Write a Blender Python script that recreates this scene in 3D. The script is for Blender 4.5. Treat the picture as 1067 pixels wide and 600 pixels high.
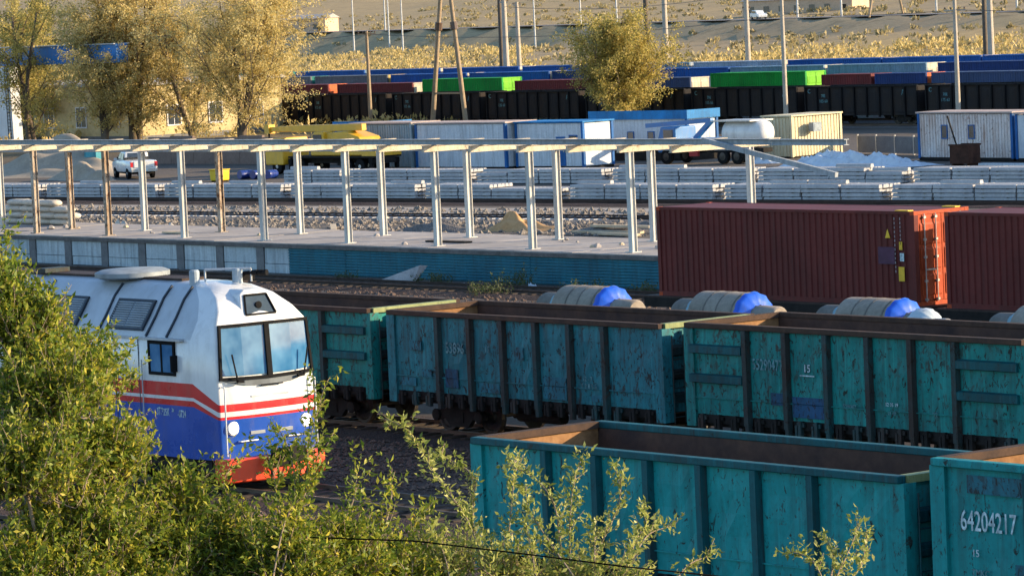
import bpy, math, random
import numpy as np
from mathutils import Vector, Matrix

random.seed(7)
RNG = np.random.default_rng(7)
for o in list(bpy.data.objects):
    bpy.data.objects.remove(o)
SC = bpy.context.scene
COL = SC.collection

# ---------------------------------------------------------------- camera
# Yard frame: +X runs along the tracks to the right and towards the viewer, +Y crosses the tracks away from the viewer.
A = math.radians(38.5)          # angle between the view axis and the tracks
PITCH = math.atan(300 / 4200.0)
ROLL = 0.045
CAMH = 11.7
cam_d = bpy.data.cameras.new('camera')
cam_d.sensor_width = 36.0
cam_d.lens = 4200.0 / 1067.0 * 36.0
cam_d.clip_start = 1.0
cam_d.clip_end = 6000.0
cam = bpy.data.objects.new('camera', cam_d)
COL.objects.link(cam)
_f0 = Vector((-math.cos(A), math.sin(A), 0)); _r0 = Vector((math.sin(A), math.cos(A), 0)); _z = Vector((0, 0, 1))
_fw = _f0 * math.cos(PITCH) - _z * math.sin(PITCH)
_up = _z * math.cos(PITCH) + _f0 * math.sin(PITCH)
_r = _r0 * math.cos(ROLL) - _up * math.sin(ROLL)
_u = _up * math.cos(ROLL) + _r0 * math.sin(ROLL)
cm = Matrix((( _r.x, _u.x, -_fw.x, 0), (_r.y, _u.y, -_fw.y, 0), (_r.z, _u.z, -_fw.z, CAMH), (0, 0, 0, 1)))
cam.matrix_world = cm
SC.camera = cam

# ---------------------------------------------------------------- world, sun, exposure
SUN_EL = math.radians(16.0)
SUN_AZ = math.radians(50.0)      # from +X towards +Y
SUNV = Vector((math.cos(SUN_EL) * math.cos(SUN_AZ), math.cos(SUN_EL) * math.sin(SUN_AZ), math.sin(SUN_EL)))
w = bpy.data.worlds.new('World'); SC.world = w; w.use_nodes = True
nt = w.node_tree; nt.nodes.clear()
sky = nt.nodes.new('ShaderNodeTexSky'); sky.sky_type = 'NISHITA'; sky.sun_disc = False
sky.sun_elevation = SUN_EL; sky.sun_rotation = math.atan2(SUNV.x, SUNV.y)
sky.air_density = 1.0; sky.dust_density = 0.6; sky.ozone_density = 3.0
bg = nt.nodes.new('ShaderNodeBackground'); bg.inputs['Strength'].default_value = 0.15
wo = nt.nodes.new('ShaderNodeOutputWorld')
nt.links.new(sky.outputs[0], bg.inputs[0]); nt.links.new(bg.outputs[0], wo.inputs[0])
sl = bpy.data.lights.new('sun', 'SUN'); sl.energy = 4.7; sl.angle = math.radians(0.5); sl.color = (1.0, 0.77, 0.49)
so = bpy.data.objects.new('sun', sl); COL.objects.link(so)
so.rotation_euler = SUNV.to_track_quat('Z', 'Y').to_euler()
so.location = (0, 0, 60)
vs = SC.view_settings
SC.display_settings.display_device = 'sRGB'
vs.view_transform = 'Standard'; vs.look = 'None'; vs.exposure = 1.15; vs.gamma = 1.0; vs.use_curve_mapping = False
SC.render.engine = 'CYCLES'
SC.cycles.max_bounces = 4; SC.cycles.diffuse_bounces = 2; SC.cycles.glossy_bounces = 2
SC.cycles.transparent_max_bounces = 6; SC.cycles.transmission_bounces = 4

# ---------------------------------------------------------------- mesh helpers
class MB:
    """Collects quads and polygons, then links them as one mesh object."""
    def __init__(s): s.v = []; s.f = []; s.m = []
    def add(s, vs_, fs, m=0):
        b = len(s.v); s.v.extend([tuple(p) for p in vs_])
        for f in fs: s.f.append(tuple(i + b for i in f)); s.m.append(m)
        return s
    def box(s, x0, x1, y0, y1, z0, z1, m=0):
        return s.add([(x0,y0,z0),(x1,y0,z0),(x1,y1,z0),(x0,y1,z0),(x0,y0,z1),(x1,y0,z1),(x1,y1,z1),(x0,y1,z1)],
                     [(0,3,2,1),(4,5,6,7),(0,1,5,4),(1,2,6,5),(2,3,7,6),(3,0,4,7)], m)
    def beam(s, p, q, w_, h, m=0, up=(0,0,1)):
        p = Vector(p); q = Vector(q); d = (q - p).normalized(); up = Vector(up)
        if abs(d.dot(up)) > .99: up = Vector((1,0,0))
        a = d.cross(up).normalized() * (w_/2); b = a.cross(d).normalized() * (h/2)
        vs_ = [p-a-b, p+a-b, p+a+b, p-a+b, q-a-b, q+a-b, q+a+b, q-a+b]
        return s.add(vs_, [(0,1,2,3),(7,6,5,4),(0,4,5,1),(1,5,6,2),(2,6,7,3),(3,7,4,0)], m)
    def tube(s, p, q, r0, r1=None, n=8, m=0, cap=True):
        r1 = r0 if r1 is None else r1
        p = Vector(p); q = Vector(q); d = (q - p).normalized()
        a = d.orthogonal().normalized(); b = d.cross(a)
        vs_ = []
        for c, r in ((p, r0), (q, r1)):
            for i in range(n):
                t = 2*math.pi*i/n; vs_.append(c + a*math.cos(t)*r + b*math.sin(t)*r)
        fs = [(i, (i+1) % n, n+(i+1) % n, n+i) for i in range(n)]
        if cap: fs += [tuple(range(n-1, -1, -1)), tuple(range(n, 2*n))]
        return s.add(vs_, fs, m)
    def path(s, pts, radii, n=6, m=0):
        pts = [Vector(p) for p in pts]; k = len(pts); vs_ = []
        for i, p in enumerate(pts):
            d = (pts[min(i+1, k-1)] - pts[max(i-1, 0)]).normalized()
            a = d.cross(Vector((.3, .2, 1))).normalized(); b = d.cross(a)
            r = radii[i] if hasattr(radii, '__len__') else radii
            for j in range(n):
                t = 2*math.pi*j/n; vs_.append(p + a*math.cos(t)*r + b*math.sin(t)*r)
        fs = [(i*n+j, i*n+(j+1) % n, (i+1)*n+(j+1) % n, (i+1)*n+j) for i in range(k-1) for j in range(n)]
        fs += [tuple(range(n)), tuple(range((k-1)*n, k*n))]
        return s.add(vs_, fs, m)
    def lathe(s, c, axis, prof, n=24, m=0, mats=None):
        """prof: list of (distance along the axis, radius)"""
        c = Vector(c); d = Vector(axis).normalized(); a = d.orthogonal().normalized(); b = d.cross(a)
        vs_ = []
        for t_, r in prof:
            for i in range(n):
                t = 2*math.pi*i/n; vs_.append(c + d*t_ + a*math.cos(t)*r + b*math.sin(t)*r)
        b0 = len(s.v); s.v.extend([tuple(p) for p in vs_])
        for k in range(len(prof)-1):
            for i in range(n):
                s.f.append((b0+k*n+i, b0+k*n+(i+1) % n, b0+(k+1)*n+(i+1) % n, b0+(k+1)*n+i)); s.m.append(mats[k] if mats else m)
        s.f.append(tuple(b0+i for i in range(n-1, -1, -1))); s.m.append(mats[0] if mats else m)
        e = b0+(len(prof)-1)*n
        s.f.append(tuple(e+i for i in range(n))); s.m.append(mats[-1] if mats else m)
        return s
    def prism(s, pts, plane, a0, a1, m=0):
        """extrude a 2-D outline; plane 'xz' extrudes along y, 'yz' along x, 'xy' along z"""
        def P(p, t):
            return {'xz': (p[0], t, p[1]), 'yz': (t, p[0], p[1]), 'xy': (p[0], p[1], t)}[plane]
        n = len(pts)
        vs_ = [P(p, a0) for p in pts] + [P(p, a1) for p in pts]
        fs = [tuple(range(n)), tuple(range(2*n-1, n-1, -1))] + [(i, n+i, n+(i+1) % n, (i+1) % n) for i in range(n)]
        return s.add(vs_, fs, m)
    def mesh(s, name, mats, recalc=True):
        me = bpy.data.meshes.new(name); me.from_pydata(s.v, [], s.f)
        for k in (mats if isinstance(mats, (list, tuple)) else [mats]): me.materials.append(k)
        me.polygons.foreach_set('material_index', s.m)
        me.update()
        if not recalc: return me
        import bmesh
        bm = bmesh.new(); bm.from_mesh(me); bmesh.ops.recalc_face_normals(bm, faces=bm.faces); bm.to_mesh(me); bm.free()
        return me
    def build(s, name, mats, parent=None, loc=(0,0,0), smooth=False):
        me = s.mesh(name, mats)
        if smooth: me.polygons.foreach_set('use_smooth', [True]*len(me.polygons))
        return put(name, me, parent, loc)

def put(name, me, parent=None, loc=(0,0,0), rz=0.0):
    o = bpy.data.objects.new(name, me); COL.objects.link(o)
    o.parent = parent; o.location = loc; o.rotation_euler = (0, 0, rz)
    return o
def soften(o, width=.02, seg=1):
    b = o.modifiers.new('bevel', 'BEVEL'); b.width = width; b.segments = seg; b.limit_method = 'ANGLE'; b.angle_limit = math.radians(40)
    return o
def shade(me, ang=35):
    me.polygons.foreach_set('use_smooth', [True]*len(me.polygons))
    try: me.set_sharp_from_angle(angle=math.radians(ang))
    except Exception: pass
def tag(o, label=None, cat=None, group=None, kind=None):
    if label: o['label'] = label
    if cat: o['category'] = cat
    if group: o['group'] = group
    if kind: o['kind'] = kind
    return o
def thing(name, label, cat, loc=(0,0,0), rz=0.0, group=None):
    o = put(name, None, None, loc, rz); o.empty_display_size = .3
    return tag(o, label, cat, group)
CACHE = {}
def part(name, key, fn, mats, parent, loc=(0,0,0), rz=0.0, smooth=0):
    """a part whose mesh is shared by every part built with the same key and materials"""
    ml = mats if isinstance(mats, (list, tuple)) else [mats]
    k = (key,) + tuple(m.name for m in ml)
    if k not in CACHE:
        mb = MB(); fn(mb); CACHE[k] = mb.mesh(name, ml)
        if smooth: shade(CACHE[k], smooth)
    return put(name, CACHE[k], parent, loc, rz)
def copy_tree(o, parent=None):
    c = o.copy(); COL.objects.link(c); c.parent = parent
    for ch in [x for x in o.children]: copy_tree(ch, c)
    return c
TXT = {}
def text_mesh(body, size, mat, shear=0.0, sx=1.0, bold=0.0):
    k = (body, size, mat.name, shear, sx, bold)
    if k in TXT: return TXT[k]
    cu = bpy.data.curves.new('lettering', 'FONT'); cu.body = body; cu.size = size; cu.shear = shear
    cu.offset = bold; cu.extrude = .002; cu.align_x = 'CENTER'; cu.align_y = 'CENTER'; cu.resolution_u = 3
    t = bpy.data.objects.new('lettering', cu); COL.objects.link(t)
    bpy.context.view_layer.update()
    me = bpy.data.meshes.new_from_object(t.evaluated_get(bpy.context.evaluated_depsgraph_get()))
    bpy.data.objects.remove(t)
    me.materials.clear(); me.materials.append(mat)
    for v in me.vertices: v.co.x *= sx
    TXT[k] = me
    return me
def text_side(name, body, size, mat, parent, loc, **kw):
    """lettering that stands on a face looking towards -Y"""
    o = put(name, text_mesh(body, size, mat, **kw), parent, loc)
    o.rotation_euler = (math.pi/2, 0, 0)
    return o

# ---------------------------------------------------------------- materials
def lin(h):
    c = [int(h[i:i+2], 16)/255 for i in (0, 2, 4)]
    return tuple(x/12.92 if x <= .04045 else ((x+.055)/1.055)**2.4 for x in c)
class NT:
    def __init__(s, name):
        s.mat = bpy.data.materials.new(name); s.mat.use_nodes = True
        s.t = s.mat.node_tree; s.t.nodes.clear()
        s.out = s.t.nodes.new('ShaderNodeOutputMaterial'); s.b = s.t.nodes.new('ShaderNodeBsdfPrincipled')
        s.t.links.new(s.b.outputs[0], s.out.inputs[0])
        s.pos = None
    def n(s, kind, **kw):
        x = s.t.nodes.new(kind)
        for k, v in kw.items(): setattr(x, k, v)
        return x
    def l(s, a, b): s.t.links.new(a, b)
    def P(s, scale=(1,1,1), obj=False):
        if obj: src = s.n('ShaderNodeTexCoord').outputs['Object']
        else: src = s.n('ShaderNodeNewGeometry').outputs['Position']
        m = s.n('ShaderNodeMapping'); m.inputs['Scale'].default_value = scale
        s.l(src, m.inputs[0]); return m.outputs[0]
    def noise(s, scale, detail=4, rough=.55, vec=None, dist=0.0):
        x = s.n('ShaderNodeTexNoise'); x.inputs['Scale'].default_value = scale; x.inputs['Detail'].default_value = detail
        x.inputs['Roughness'].default_value = rough; x.inputs['Distortion'].default_value = dist
        s.l(vec if vec is not None else s.P(), x.inputs['Vector']); return x.outputs[0]
    def ramp(s, fac, stops):
        x = s.n('ShaderNodeValToRGB'); e = x.color_ramp.elements
        while len(e) < len(stops): e.new(.5)
        for i, (p, c) in enumerate(stops):
            e[i].position = p; e[i].color = (c, c, c, 1) if isinstance(c, (int, float)) else (*c, 1)
        s.l(fac, x.inputs[0]); return x.outputs[0]
    def mix(s, fac, a, b, mode='MIX'):
        x = s.n('ShaderNodeMix', data_type='RGBA', blend_type=mode)
        for sock, v in ((x.inputs['Factor'], fac), (x.inputs['A'], a), (x.inputs['B'], b)):
            if isinstance(v, (int, float)): sock.default_value = v
            elif isinstance(v, tuple): sock.default_value = (*v, 1)
            else: s.l(v, sock)
        return x.outputs['Result']
    def bump(s, h, strength=.3, dist=.02):
        x = s.n('ShaderNodeBump'); x.inputs['Strength'].default_value = strength; x.inputs['Distance'].default_value = dist
        s.l(h, x.inputs['Height']); s.l(x.outputs[0], s.b.inputs['Normal'])
    def col(s, c):
        if isinstance(c, tuple): s.b.inputs['Base Color'].default_value = (*c, 1)
        else: s.l(c, s.b.inputs['Base Color'])
    def rough(s, r, metal=0.0, spec=.5):
        if isinstance(r, (int, float)): s.b.inputs['Roughness'].default_value = r
        else: s.l(r, s.b.inputs['Roughness'])
        s.b.inputs['Metallic'].default_value = metal
        s.b.inputs['Specular IOR Level'].default_value = spec
def plain(name, c, r=.7, var=.25, scale=3.0, metal=0.0, spec=.4):
    t = NT(name); nz = t.noise(scale, 4)
    d = tuple(x*(1-var) for x in c); e = tuple(min(1, x*(1+var)) for x in c)
    t.col(t.ramp(nz, [(.3, d), (.7, e)])); t.rough(r, metal, spec); return t.mat
def worn(name, c, rust=(.038,.024,.019), amt=.5, streak=.5, c2=None, r=.55, dirt=(.03,.027,.024), scale=1.0, chips=.62):
    """old paint: tone patches, vertical streaks of dirt, chips and rust"""
    t = NT(name)
    big = t.noise(.55*scale, 5, .6); c2 = c2 or tuple(x*.55 for x in c)
    base = t.mix(t.ramp(big, [(.34, 0.0), (.68, 1.0)]), c2, c)
    fine = t.noise(9*scale, 4)
    base = t.mix(.45, base, t.ramp(fine, [(.25, .55), (.70, 1.0)]), 'MULTIPLY')
    st = t.noise(1.0, 6, .6, t.P((5.5*scale, 5.5*scale, .45*scale)))
    base = t.mix(t.ramp(st, [(.47, 0.0), (.68, streak)]), base, dirt)
    ch = t.noise(3.8*scale, 9, .70, t.P((1.3, 1.3, .8)), .6)
    msk = t.ramp(t.noise(.42*scale, 3, .5), [(.38, .15), (.62, 1.0)])
    base = t.mix(t.mix(1.0, msk, t.ramp(ch, [(chips, 0.0), (chips+.06, amt)]), 'MULTIPLY'), base, rust)
    run = t.noise(1.0, 7, .65, t.P((9*scale, 9*scale, .30*scale)))
    base = t.mix(t.ramp(run, [(.54, 0.0), (.66, .45*streak)]), base, tuple(min(1, x*1.7+.012) for x in c))
    fl = t.noise(6.5*scale, 8, .7, t.P((1.0, 1.0, .55)), 1.2)
    base = t.mix(t.ramp(fl, [(chips+.015, 0.0), (chips+.05, amt)]), base, tuple(x*.45 for x in rust))
    t.col(base); t.rough(r, 0, .18 if sum(c) > .12 else .06)
    t.bump(ch, .25, .02)
    return t.mat
def rusty(name, a, b, r=.9, scale=2.0, spec=.2):
    t = NT(name); n1 = t.noise(scale, 8, .65); n2 = t.noise(scale*7, 4)
    c = t.mix(t.ramp(n1, [(.32, 0.0), (.68, 1.0)]), a, b)
    c = t.mix(.5, c, t.ramp(n2, [(.2, .4), (.8, 1.0)]), 'MULTIPLY')
    t.col(c); t.rough(r, 0, spec); t.bump(n1, .4, .03); return t.mat
M = {}
M['teal'] = worn('teal_paint', (.010,.300,.295), c2=(.008,.225,.230), amt=.9, streak=.35, chips=.575)
M['blue_teal'] = worn('blue_teal_paint', (.022,.215,.250), c2=(.020,.150,.180), amt=.9, streak=.6, chips=.55)
M['green_teal'] = worn('green_teal_paint', (.010,.250,.225), c2=(.010,.175,.165), amt=.9, streak=.55, chips=.55)
M['lime'] = worn('pale_green_rail', (.30,.33,.14), c2=(.20,.25,.11), amt=.7, streak=.4)  # yellow-green tone kept for the +X end rails
M['post_rust'] = worn('rusty_post_paint', (.018,.070,.075), c2=(.040,.026,.022), amt=.8, streak=.6, rust=(.05,.028,.018), chips=.55)
M['post_teal'] = worn('shaded_teal_post_paint', (.003,.105,.120), c2=(.004,.060,.070), amt=.8, streak=.6, chips=.6)  # darker teal: shadow strips beside the posts put into their colour
M['rim'] = rusty('rusty_rim', (.050,.034,.028), (.10,.058,.038))
M['inner'] = rusty('shaded_rust_inside', (.055,.037,.033), (.125,.070,.048), scale=1.0)  # same rust as the end walls, darkened to carry the shade inside
M['end_inner'] = rusty('sunlit_rust_inside', (.22,.105,.045), (.40,.22,.10), scale=1.6)  # same rust, brighter and more orange: sunlight painted on the end walls
M['under'] = rusty('underframe_grime', (.012,.011,.010), (.030,.026,.023))
M['wheel'] = plain('wheel_steel', (.05,.045,.04), .5, .3, 6, .6)
M['black'] = plain('black_paint', (.010,.010,.011), .8, .3, 3, 0, .08)
M['rail'] = rusty('rail_steel', (.085,.060,.045), (.15,.11,.085), .5)
M['rail_dark'] = rusty('old_rail', (.035,.022,.018), (.07,.045,.035), .7)
M['conc'] = rusty('concrete', (.30,.29,.28), (.44,.42,.40), .9, 1.2)
M['conc_sleeper'] = rusty('concrete_sleeper', (.40,.40,.41), (.55,.54,.53), .9, 1.0)
M['wood_sleeper'] = rusty('creosoted_wood', (.035,.027,.020), (.08,.06,.045), .9, 2)
M['white_print'] = plain('white_print', (.42,.52,.54), .7, .55, 8)
M['faded_print'] = plain('faded_print', (.085,.20,.215), .7, .6, 9)
M['cyan_patch'] = worn('cyan_patch', (.020,.20,.26), c2=(.020,.125,.165), amt=.8, streak=.5, chips=.52)
M['blue_patch'] = worn('blue_patch', (.016,.085,.19), c2=(.012,.075,.12), amt=.8, streak=.5, chips=.54)
# ================================================================ THE SETTING
def hsh(x, y):
    return (math.sin(x*.021+y*.013)+math.sin(x*.047-y*.031+1.3)*.6+math.sin(x*.11+y*.09+.4)*.3)
def terrain(u, v):
    d = -u*math.cos(A)+v*math.sin(A); l = u*math.sin(A)+v*math.cos(A)
    s = min(1, max(0, (d-330)/280)); s = s*s*(3-2*s)
    zb = max(0, min(5.5, (l+40)*.034))*s + .25*s*hsh(u*3, v*3)
    wv = (u+457)*.36+(v-470)*.933
    top = 5.6 + max(-.6, min(.6, l*.006))
    if wv < -7 : return zb if wv < -16 else zb+(top-zb)*(wv+16)/9
    if wv < 7: return top
    if wv < 16: return top-(wv-7)/9*.8
    return top-.8+(wv-16)*.034+(max(0, wv-16)/600)**2*30+max(0,-l-30)*.02*min(1,max(0,wv-16)/200) + .9*min(1, wv/160)*hsh(u, v)
ds = [-80,-40,0,40,80,120,160,200,240,280,320]+list(range(340,520,12))+list(range(520,1300,5))+list(range(1300,2200,40))+[2300,2600,3000,3600]
NL = 90
gv = []; gf = []
for d in ds:
    half = 150+max(0, d)*.32
    for j in range(NL+1):
        l = -half+2*half*j/NL
        u = -d*math.cos(A)+l*math.sin(A); v = d*math.sin(A)+l*math.cos(A)
        gv.append((u, v, terrain(u, v)))
for i in range(len(ds)-1):
    for j in range(NL):
        k = i*(NL+1)+j; gf.append((k, k+1, k+NL+2, k+NL+1))
def ground_mat():
    t = NT('steppe_ground')
    sep = t.n('ShaderNodeVectorMath', operation='DOT_PRODUCT'); sep.inputs[1].default_value = (-math.cos(A), math.sin(A), 0)
    t.l(t.n('ShaderNodeNewGeometry').outputs['Position'], sep.inputs[0])
    mr = t.n('ShaderNodeMapRange'); mr.inputs['From Min'].default_value = 0; mr.inputs['From Max'].default_value = 1000
    t.l(sep.outputs['Value'], mr.inputs[0])
    z = t.ramp(mr.outputs[0], [(.115, (.085,.058,.048)), (.150, (.12,.092,.078)), (.172, (.22,.19,.16)), (.30, (.19,.16,.135)), (.335, (.14,.115,.09)), (.42, (.62,.44,.15)), (.56, (.64,.46,.20)), (.66, (.56,.42,.24)), (.95, (.64,.47,.24))])
    n1 = t.noise(.05, 8, .65); n2 = t.noise(.8, 6, .7); n3 = t.noise(5, 6, .75)
    sh = t.noise(.22, 6, .7, t.P((1, 1, 1)))
    c = t.mix(t.ramp(n1, [(.35, 0.0), (.65, .55)]), z, t.mix(.5, z, (.22,.19,.15)))
    far = t.ramp(mr.outputs[0], [(.36, 0.0), (.44, 1.0)])
    c = t.mix(t.mix(1.0, far, t.ramp(sh, [(.54, 0.0), (.62, .5)]), 'MULTIPLY'), c, (.26,.21,.11))
    c = t.mix(.7, c, t.ramp(n2, [(.25, .45), (.75, 1.0)]), 'MULTIPLY')
    c = t.mix(.6, c, t.ramp(n3, [(.35, .25), (.68, 1.0)]), 'MULTIPLY')
    t.col(c); t.rough(.95, 0, .15); t.bump(n2, .5, .12)
    return t.mat
gm = bpy.data.meshes.new('ground'); gm.from_pydata(gv, [], gf); gm.materials.append(ground_mat()); gm.update()
for p in gm.polygons: p.use_smooth = True
tag(put('ground', gm), kind='structure')

# road on its embankment far behind
def road_pt(s, wv): # s along the road, wv across it
    bx, by = -457, 470; dx, dy = -.933, .36
    return bx+dx*s+.36*wv, by+dy*s+.933*wv
asph = rusty('road_asphalt', (.16,.15,.15), (.21,.20,.19), .9, .3)
mb = MB(); rows = []
for i in range(0, 100):
    s = -200+i*12
    row = []
    for wv in (-4.2, 4.2):
        x, y = road_pt(s, wv); row.append((x, y, terrain(x, y)+.06))
    rows.append(row)
for a, b in zip(rows[:-1], rows[1:]): mb.add([a[0], a[1], b[1], b[0]], [(0,1,2,3)])
tag(mb.build('road', asph), kind='structure')
line = plain('road_line', (.55,.55,.52), .8, .2)
mb = MB()
for i in range(0, 99):
    for wv in (-3.6, 3.6):
        q = []
        for s in (-200+i*12, -188+i*12):
            for k in (-.12, .12):
                x, y = road_pt(s, wv+k); q.append((x, y, terrain(x, y)+.075))
        mb.add([q[0], q[1], q[3], q[2]], [(0,1,2,3)])
tag(mb.build('road_marking', line), kind='structure')

# ballast, rails, sleepers
def ballast_mat(name, a, b):
    t = NT(name); v = t.n('ShaderNodeTexVoronoi'); v.inputs['Scale'].default_value = 16; t.l(t.P(), v.inputs['Vector'])
    n1 = t.noise(.7, 6, .7)
    c = t.mix(t.ramp(n1, [(.3, 0.0), (.7, 1.0)]), a, b)
    c = t.mix(.7, c, t.ramp(v.outputs['Color'], [(.1, .35), (.9, 1.0)]), 'MULTIPLY')
    t.col(c); t.rough(.95, 0, .15); t.bump(v.outputs['Distance'], .8, .05); return t.mat
BAL = ballast_mat('ballast', (.050,.036,.032), (.095,.068,.058))
BAL2 = ballast_mat('ballast_dry', (.17,.155,.145), (.26,.235,.21))
RAILP = [(-.07,.085),(.07,.085),(.07,.10),(.012,.115),(.012,.185),(.036,.195),(.036,.225),(-.036,.225),(-.036,.195),(-.012,.185),(-.012,.115),(-.07,.10)]
def track(name_label, v, u0, u1, vis, rz=0.0, org=None, sleeper=None, railm=None, bal=None, ln=2.7):
    """railway track: ballast bed, two rails, and the sleepers that the photo can show"""
    t = thing('railway_track', None, None, org or (0, v, 0), rz); t['kind'] = 'structure'
    b = MB(); n = int((u1-u0)/3)
    xs = [u0+(u1-u0)*i/n for i in range(n+1)]
    vs_ = []
    for x in xs:
        for y, z in ((-2.3+.15*math.sin(x*1.7), .004), (-1.55, .10+.02*math.sin(x*3.1)), (1.55, .10+.02*math.sin(x*2.3+1)), (2.3+.15*math.sin(x*2.1), .004)):
            vs_.append((x, y, z))
    fs = [(i*4+k, (i+1)*4+k, (i+1)*4+k+1, i*4+k+1) for i in range(n) for k in range(3)]
    b.add(vs_, fs); b.build('ballast_bed', bal or BAL, t)
    for y in (-.76, .76):
        r = MB(); r.prism([(p[0]+y, p[1]) for p in RAILP], 'yz', u0, u1); r.build('rail', railm or M['rail'], t)
    if vis:
        x = vis[0]
        while x < vis[1]:
            def sl_(m): m.prism([(-.13,-.06),(.13,-.06),(.13,.115),(.10,.15),(-.10,.15),(-.13,.115)], 'xz', -ln/2, ln/2)
            o = part('sleeper', ('slp', ln), sl_, sleeper or M['wood_sleeper'], t, (x+random.uniform(-.03,.03), random.uniform(-.05,.05), -.012), random.uniform(-.02,.02))
            x += .58
    return t
T_NEAR, T_LOCO, T_MID, T_ROLL, T_BOX = 48.1, 55.9, 66.6, 77.0, 90.6
track('', T_NEAR, -150, -20, None)
track('', T_LOCO, -170, -40, (-84, -66))
track('', T_MID, -170, -40, (-92, -80))
track('', T_ROLL, -180, -50, None)
track('', T_BOX, -200, -60, None)
track('', 100.2, -200, -90, (-147, -116), railm=M['rail_dark'])
track('', 0, -60, 75, None, math.radians(6.8), (-190, 143.6, 0), M['conc_sleeper'], M['rail_dark'], BAL)
track('', 0, -30, 44, (-25, 34), math.radians(6.6), (-194, 131.2, 0), M['conc_sleeper'], M['rail_dark'], BAL2)
for v, dz in ((229.1, 0), (235.2, .15), (242.5, .45), (250.5, .75)):
    track('', v, -420, -140, None, 0.0, (0, v, dz), bal=BAL2)
    if dz > .1:
        mb = MB(); mb.prism([(-3.2,-.02),(3.2,-.02),(2.3,dz+.003),(-2.3,dz+.003)], 'yz', -420, -140); tag(mb.build('embankment', BAL2, None, (0, v, 0)), kind='structure')
PATHM = rusty('pale_dust', (.33,.29,.25), (.42,.37,.32), .95, .6)
mb = MB()
for i in range(60):
    x = -90+i*2.2; a = 2.4+.35*math.sin(i*.7); b = -2.2-.3*math.sin(i*.9+1); c = 2.4+.35*math.sin(i*.7+.7); e = -2.2-.3*math.sin(i*.9+1.9)
    mb.add([(x,b,.012),(x+2.2,e,.012),(x+2.2,c,.012),(x,a,.012)], [(0,1,2,3)])
p = mb.build('path', PATHM, None, (-165, 140.4, 0)); p.rotation_euler.z = math.radians(6.6); tag(p, kind='structure')

# ---- platform with its wall
pl = thing('platform', None, None, (0, 103.5, 0)); pl['kind'] = 'structure'
DECK = rusty('platform_concrete', (.30,.275,.26), (.46,.42,.39), .9, .35)
u0, u1 = -190.0, -104.0
k = 0; x = u0
while x < u1-.1:                      # deck slabs
    x2 = min(u1, x+3.2)
    for (ya, yb) in ((-.06, 3.5), (3.53, 7.0)):
        mb = MB(); dz = random.uniform(-.012, .012)
        mb.box(x+.012, x2-.012, ya, yb, 1.16, 1.38+dz); mb.build('deck_slab', DECK, pl)
    x = x2
mb = MB(); mb.box(u0, u1, .35, 6.9, -.1, 1.15); mb.build('fill', M['conc'], pl)
BLUEC = worn('bluish_whitewash', (.52,.58,.60), c2=(.38,.45,.48), rust=(.16,.15,.15), dirt=(.12,.12,.12), amt=.6, streak=.5, r=.9)
GREYC = rusty('grey_pilaster', (.15,.15,.155), (.22,.22,.22), .9, 1.2)
TEALW = worn('teal_sheet_paint', (.020,.185,.250), c2=(.016,.135,.195), amt=.45, streak=.35, r=.5, chips=.68)
xw = -145.9
x = u0
while x < xw-.2:                      # concrete panels between pilasters, two courses
    x2 = min(xw, x+3.2)
    part('pilaster', 'pil', lambda m: m.box(-.28, .28, -.02, .30, 0, 1.16), GREYC, pl, (x+.28, 0, 0))
    ww = round(x2-x-.62, 3)
    for (za, zb) in ((.02, .42), (.445, 1.14)):
        part('wall_panel', ('wp', ww, za), lambda m: m.box(0, ww, .03, .30, za, zb), BLUEC, pl, (x+.59, random.uniform(-.012,.012), 0))
    x = x2
x = xw+.01
while x < u1-.1:                      # horizontally ribbed teal sheets
    x2 = min(u1, x+4.27); ww = round(x2-x-.015, 3)
    def rib(m):
        prof = [(.02,.02)]; z = .05
        for i in range(9):
            prof += [(.02, z), (-.03, z+.03), (-.03, z+.075), (.02, z+.10)]; z += .122
        prof += [(.02,1.15), (.12,1.15), (.12,.02)]
        m.prism(prof, 'yz', 0, ww)
    part('wall_sheet', ('ws', ww), rib, TEALW, pl, (x, random.uniform(-.015,.015), 0))
    x = x2
mb = MB(); mb.box(u0, u1, -.10, .05, 1.17, 1.33); mb.build('edge_beam', rusty('edge_concrete', (.10,.095,.09), (.20,.18,.17), .9, 2), pl)

# ---- steel frame of the roofless loading shed on the platform
POSTW = worn('white_post_paint', (.62,.62,.58), c2=(.46,.46,.44), rust=(.16,.065,.025), amt=.9, streak=.35, chips=.63, dirt=(.20,.12,.07), r=.6)
POSTR = worn('rusted_white_post_paint', (.55,.50,.42), c2=(.30,.20,.12), rust=(.13,.05,.02), amt=.95, streak=.55, chips=.54, dirt=(.22,.13,.07), r=.7)
BEAMM = worn('grey_beam_paint', (.38,.41,.43), c2=(.27,.30,.32), amt=.6, streak=.3, r=.6)
CREAM = worn('cream_beam_paint', (.62,.54,.42), c2=(.52,.43,.30), rust=(.25,.12,.05), amt=.8, streak=.3, chips=.6, r=.7)
fr = thing('shed_frame', 'roofless loading shed frame of white rusting posts along the platform', 'frame', (0, 0, 1.38))
def hpost(m):
    m.box(-.125, .125, -.13, -.10, 0, 4.02); m.box(-.125, .125, .10, .13, 0, 4.02); m.box(-.06, .06, -.10, .10, 0, 4.02)
    m.box(-.24, .24, -.24, .24, .0, .035)
FU = [-136.1-6.42*5-6.42*k for k in (2, 1)]+[-136.1-6.42*k for k in range(5, -3, -1)]
for i, x in enumerate(FU):
    part('post', 'hpost', hpost, POSTR if x < -160 else POSTW, fr, (x, 104.35, 0), random.uniform(-.02,.02))
BU = []
for x in (-177.7,-171.1,-164.5,-157.9,-151.5,-145.1,-138.8,-132.64,-126.44,-120.35):
    vb = 108.2+(x+148)*.05; BU.append((x*vb/108.2, vb))
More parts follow.
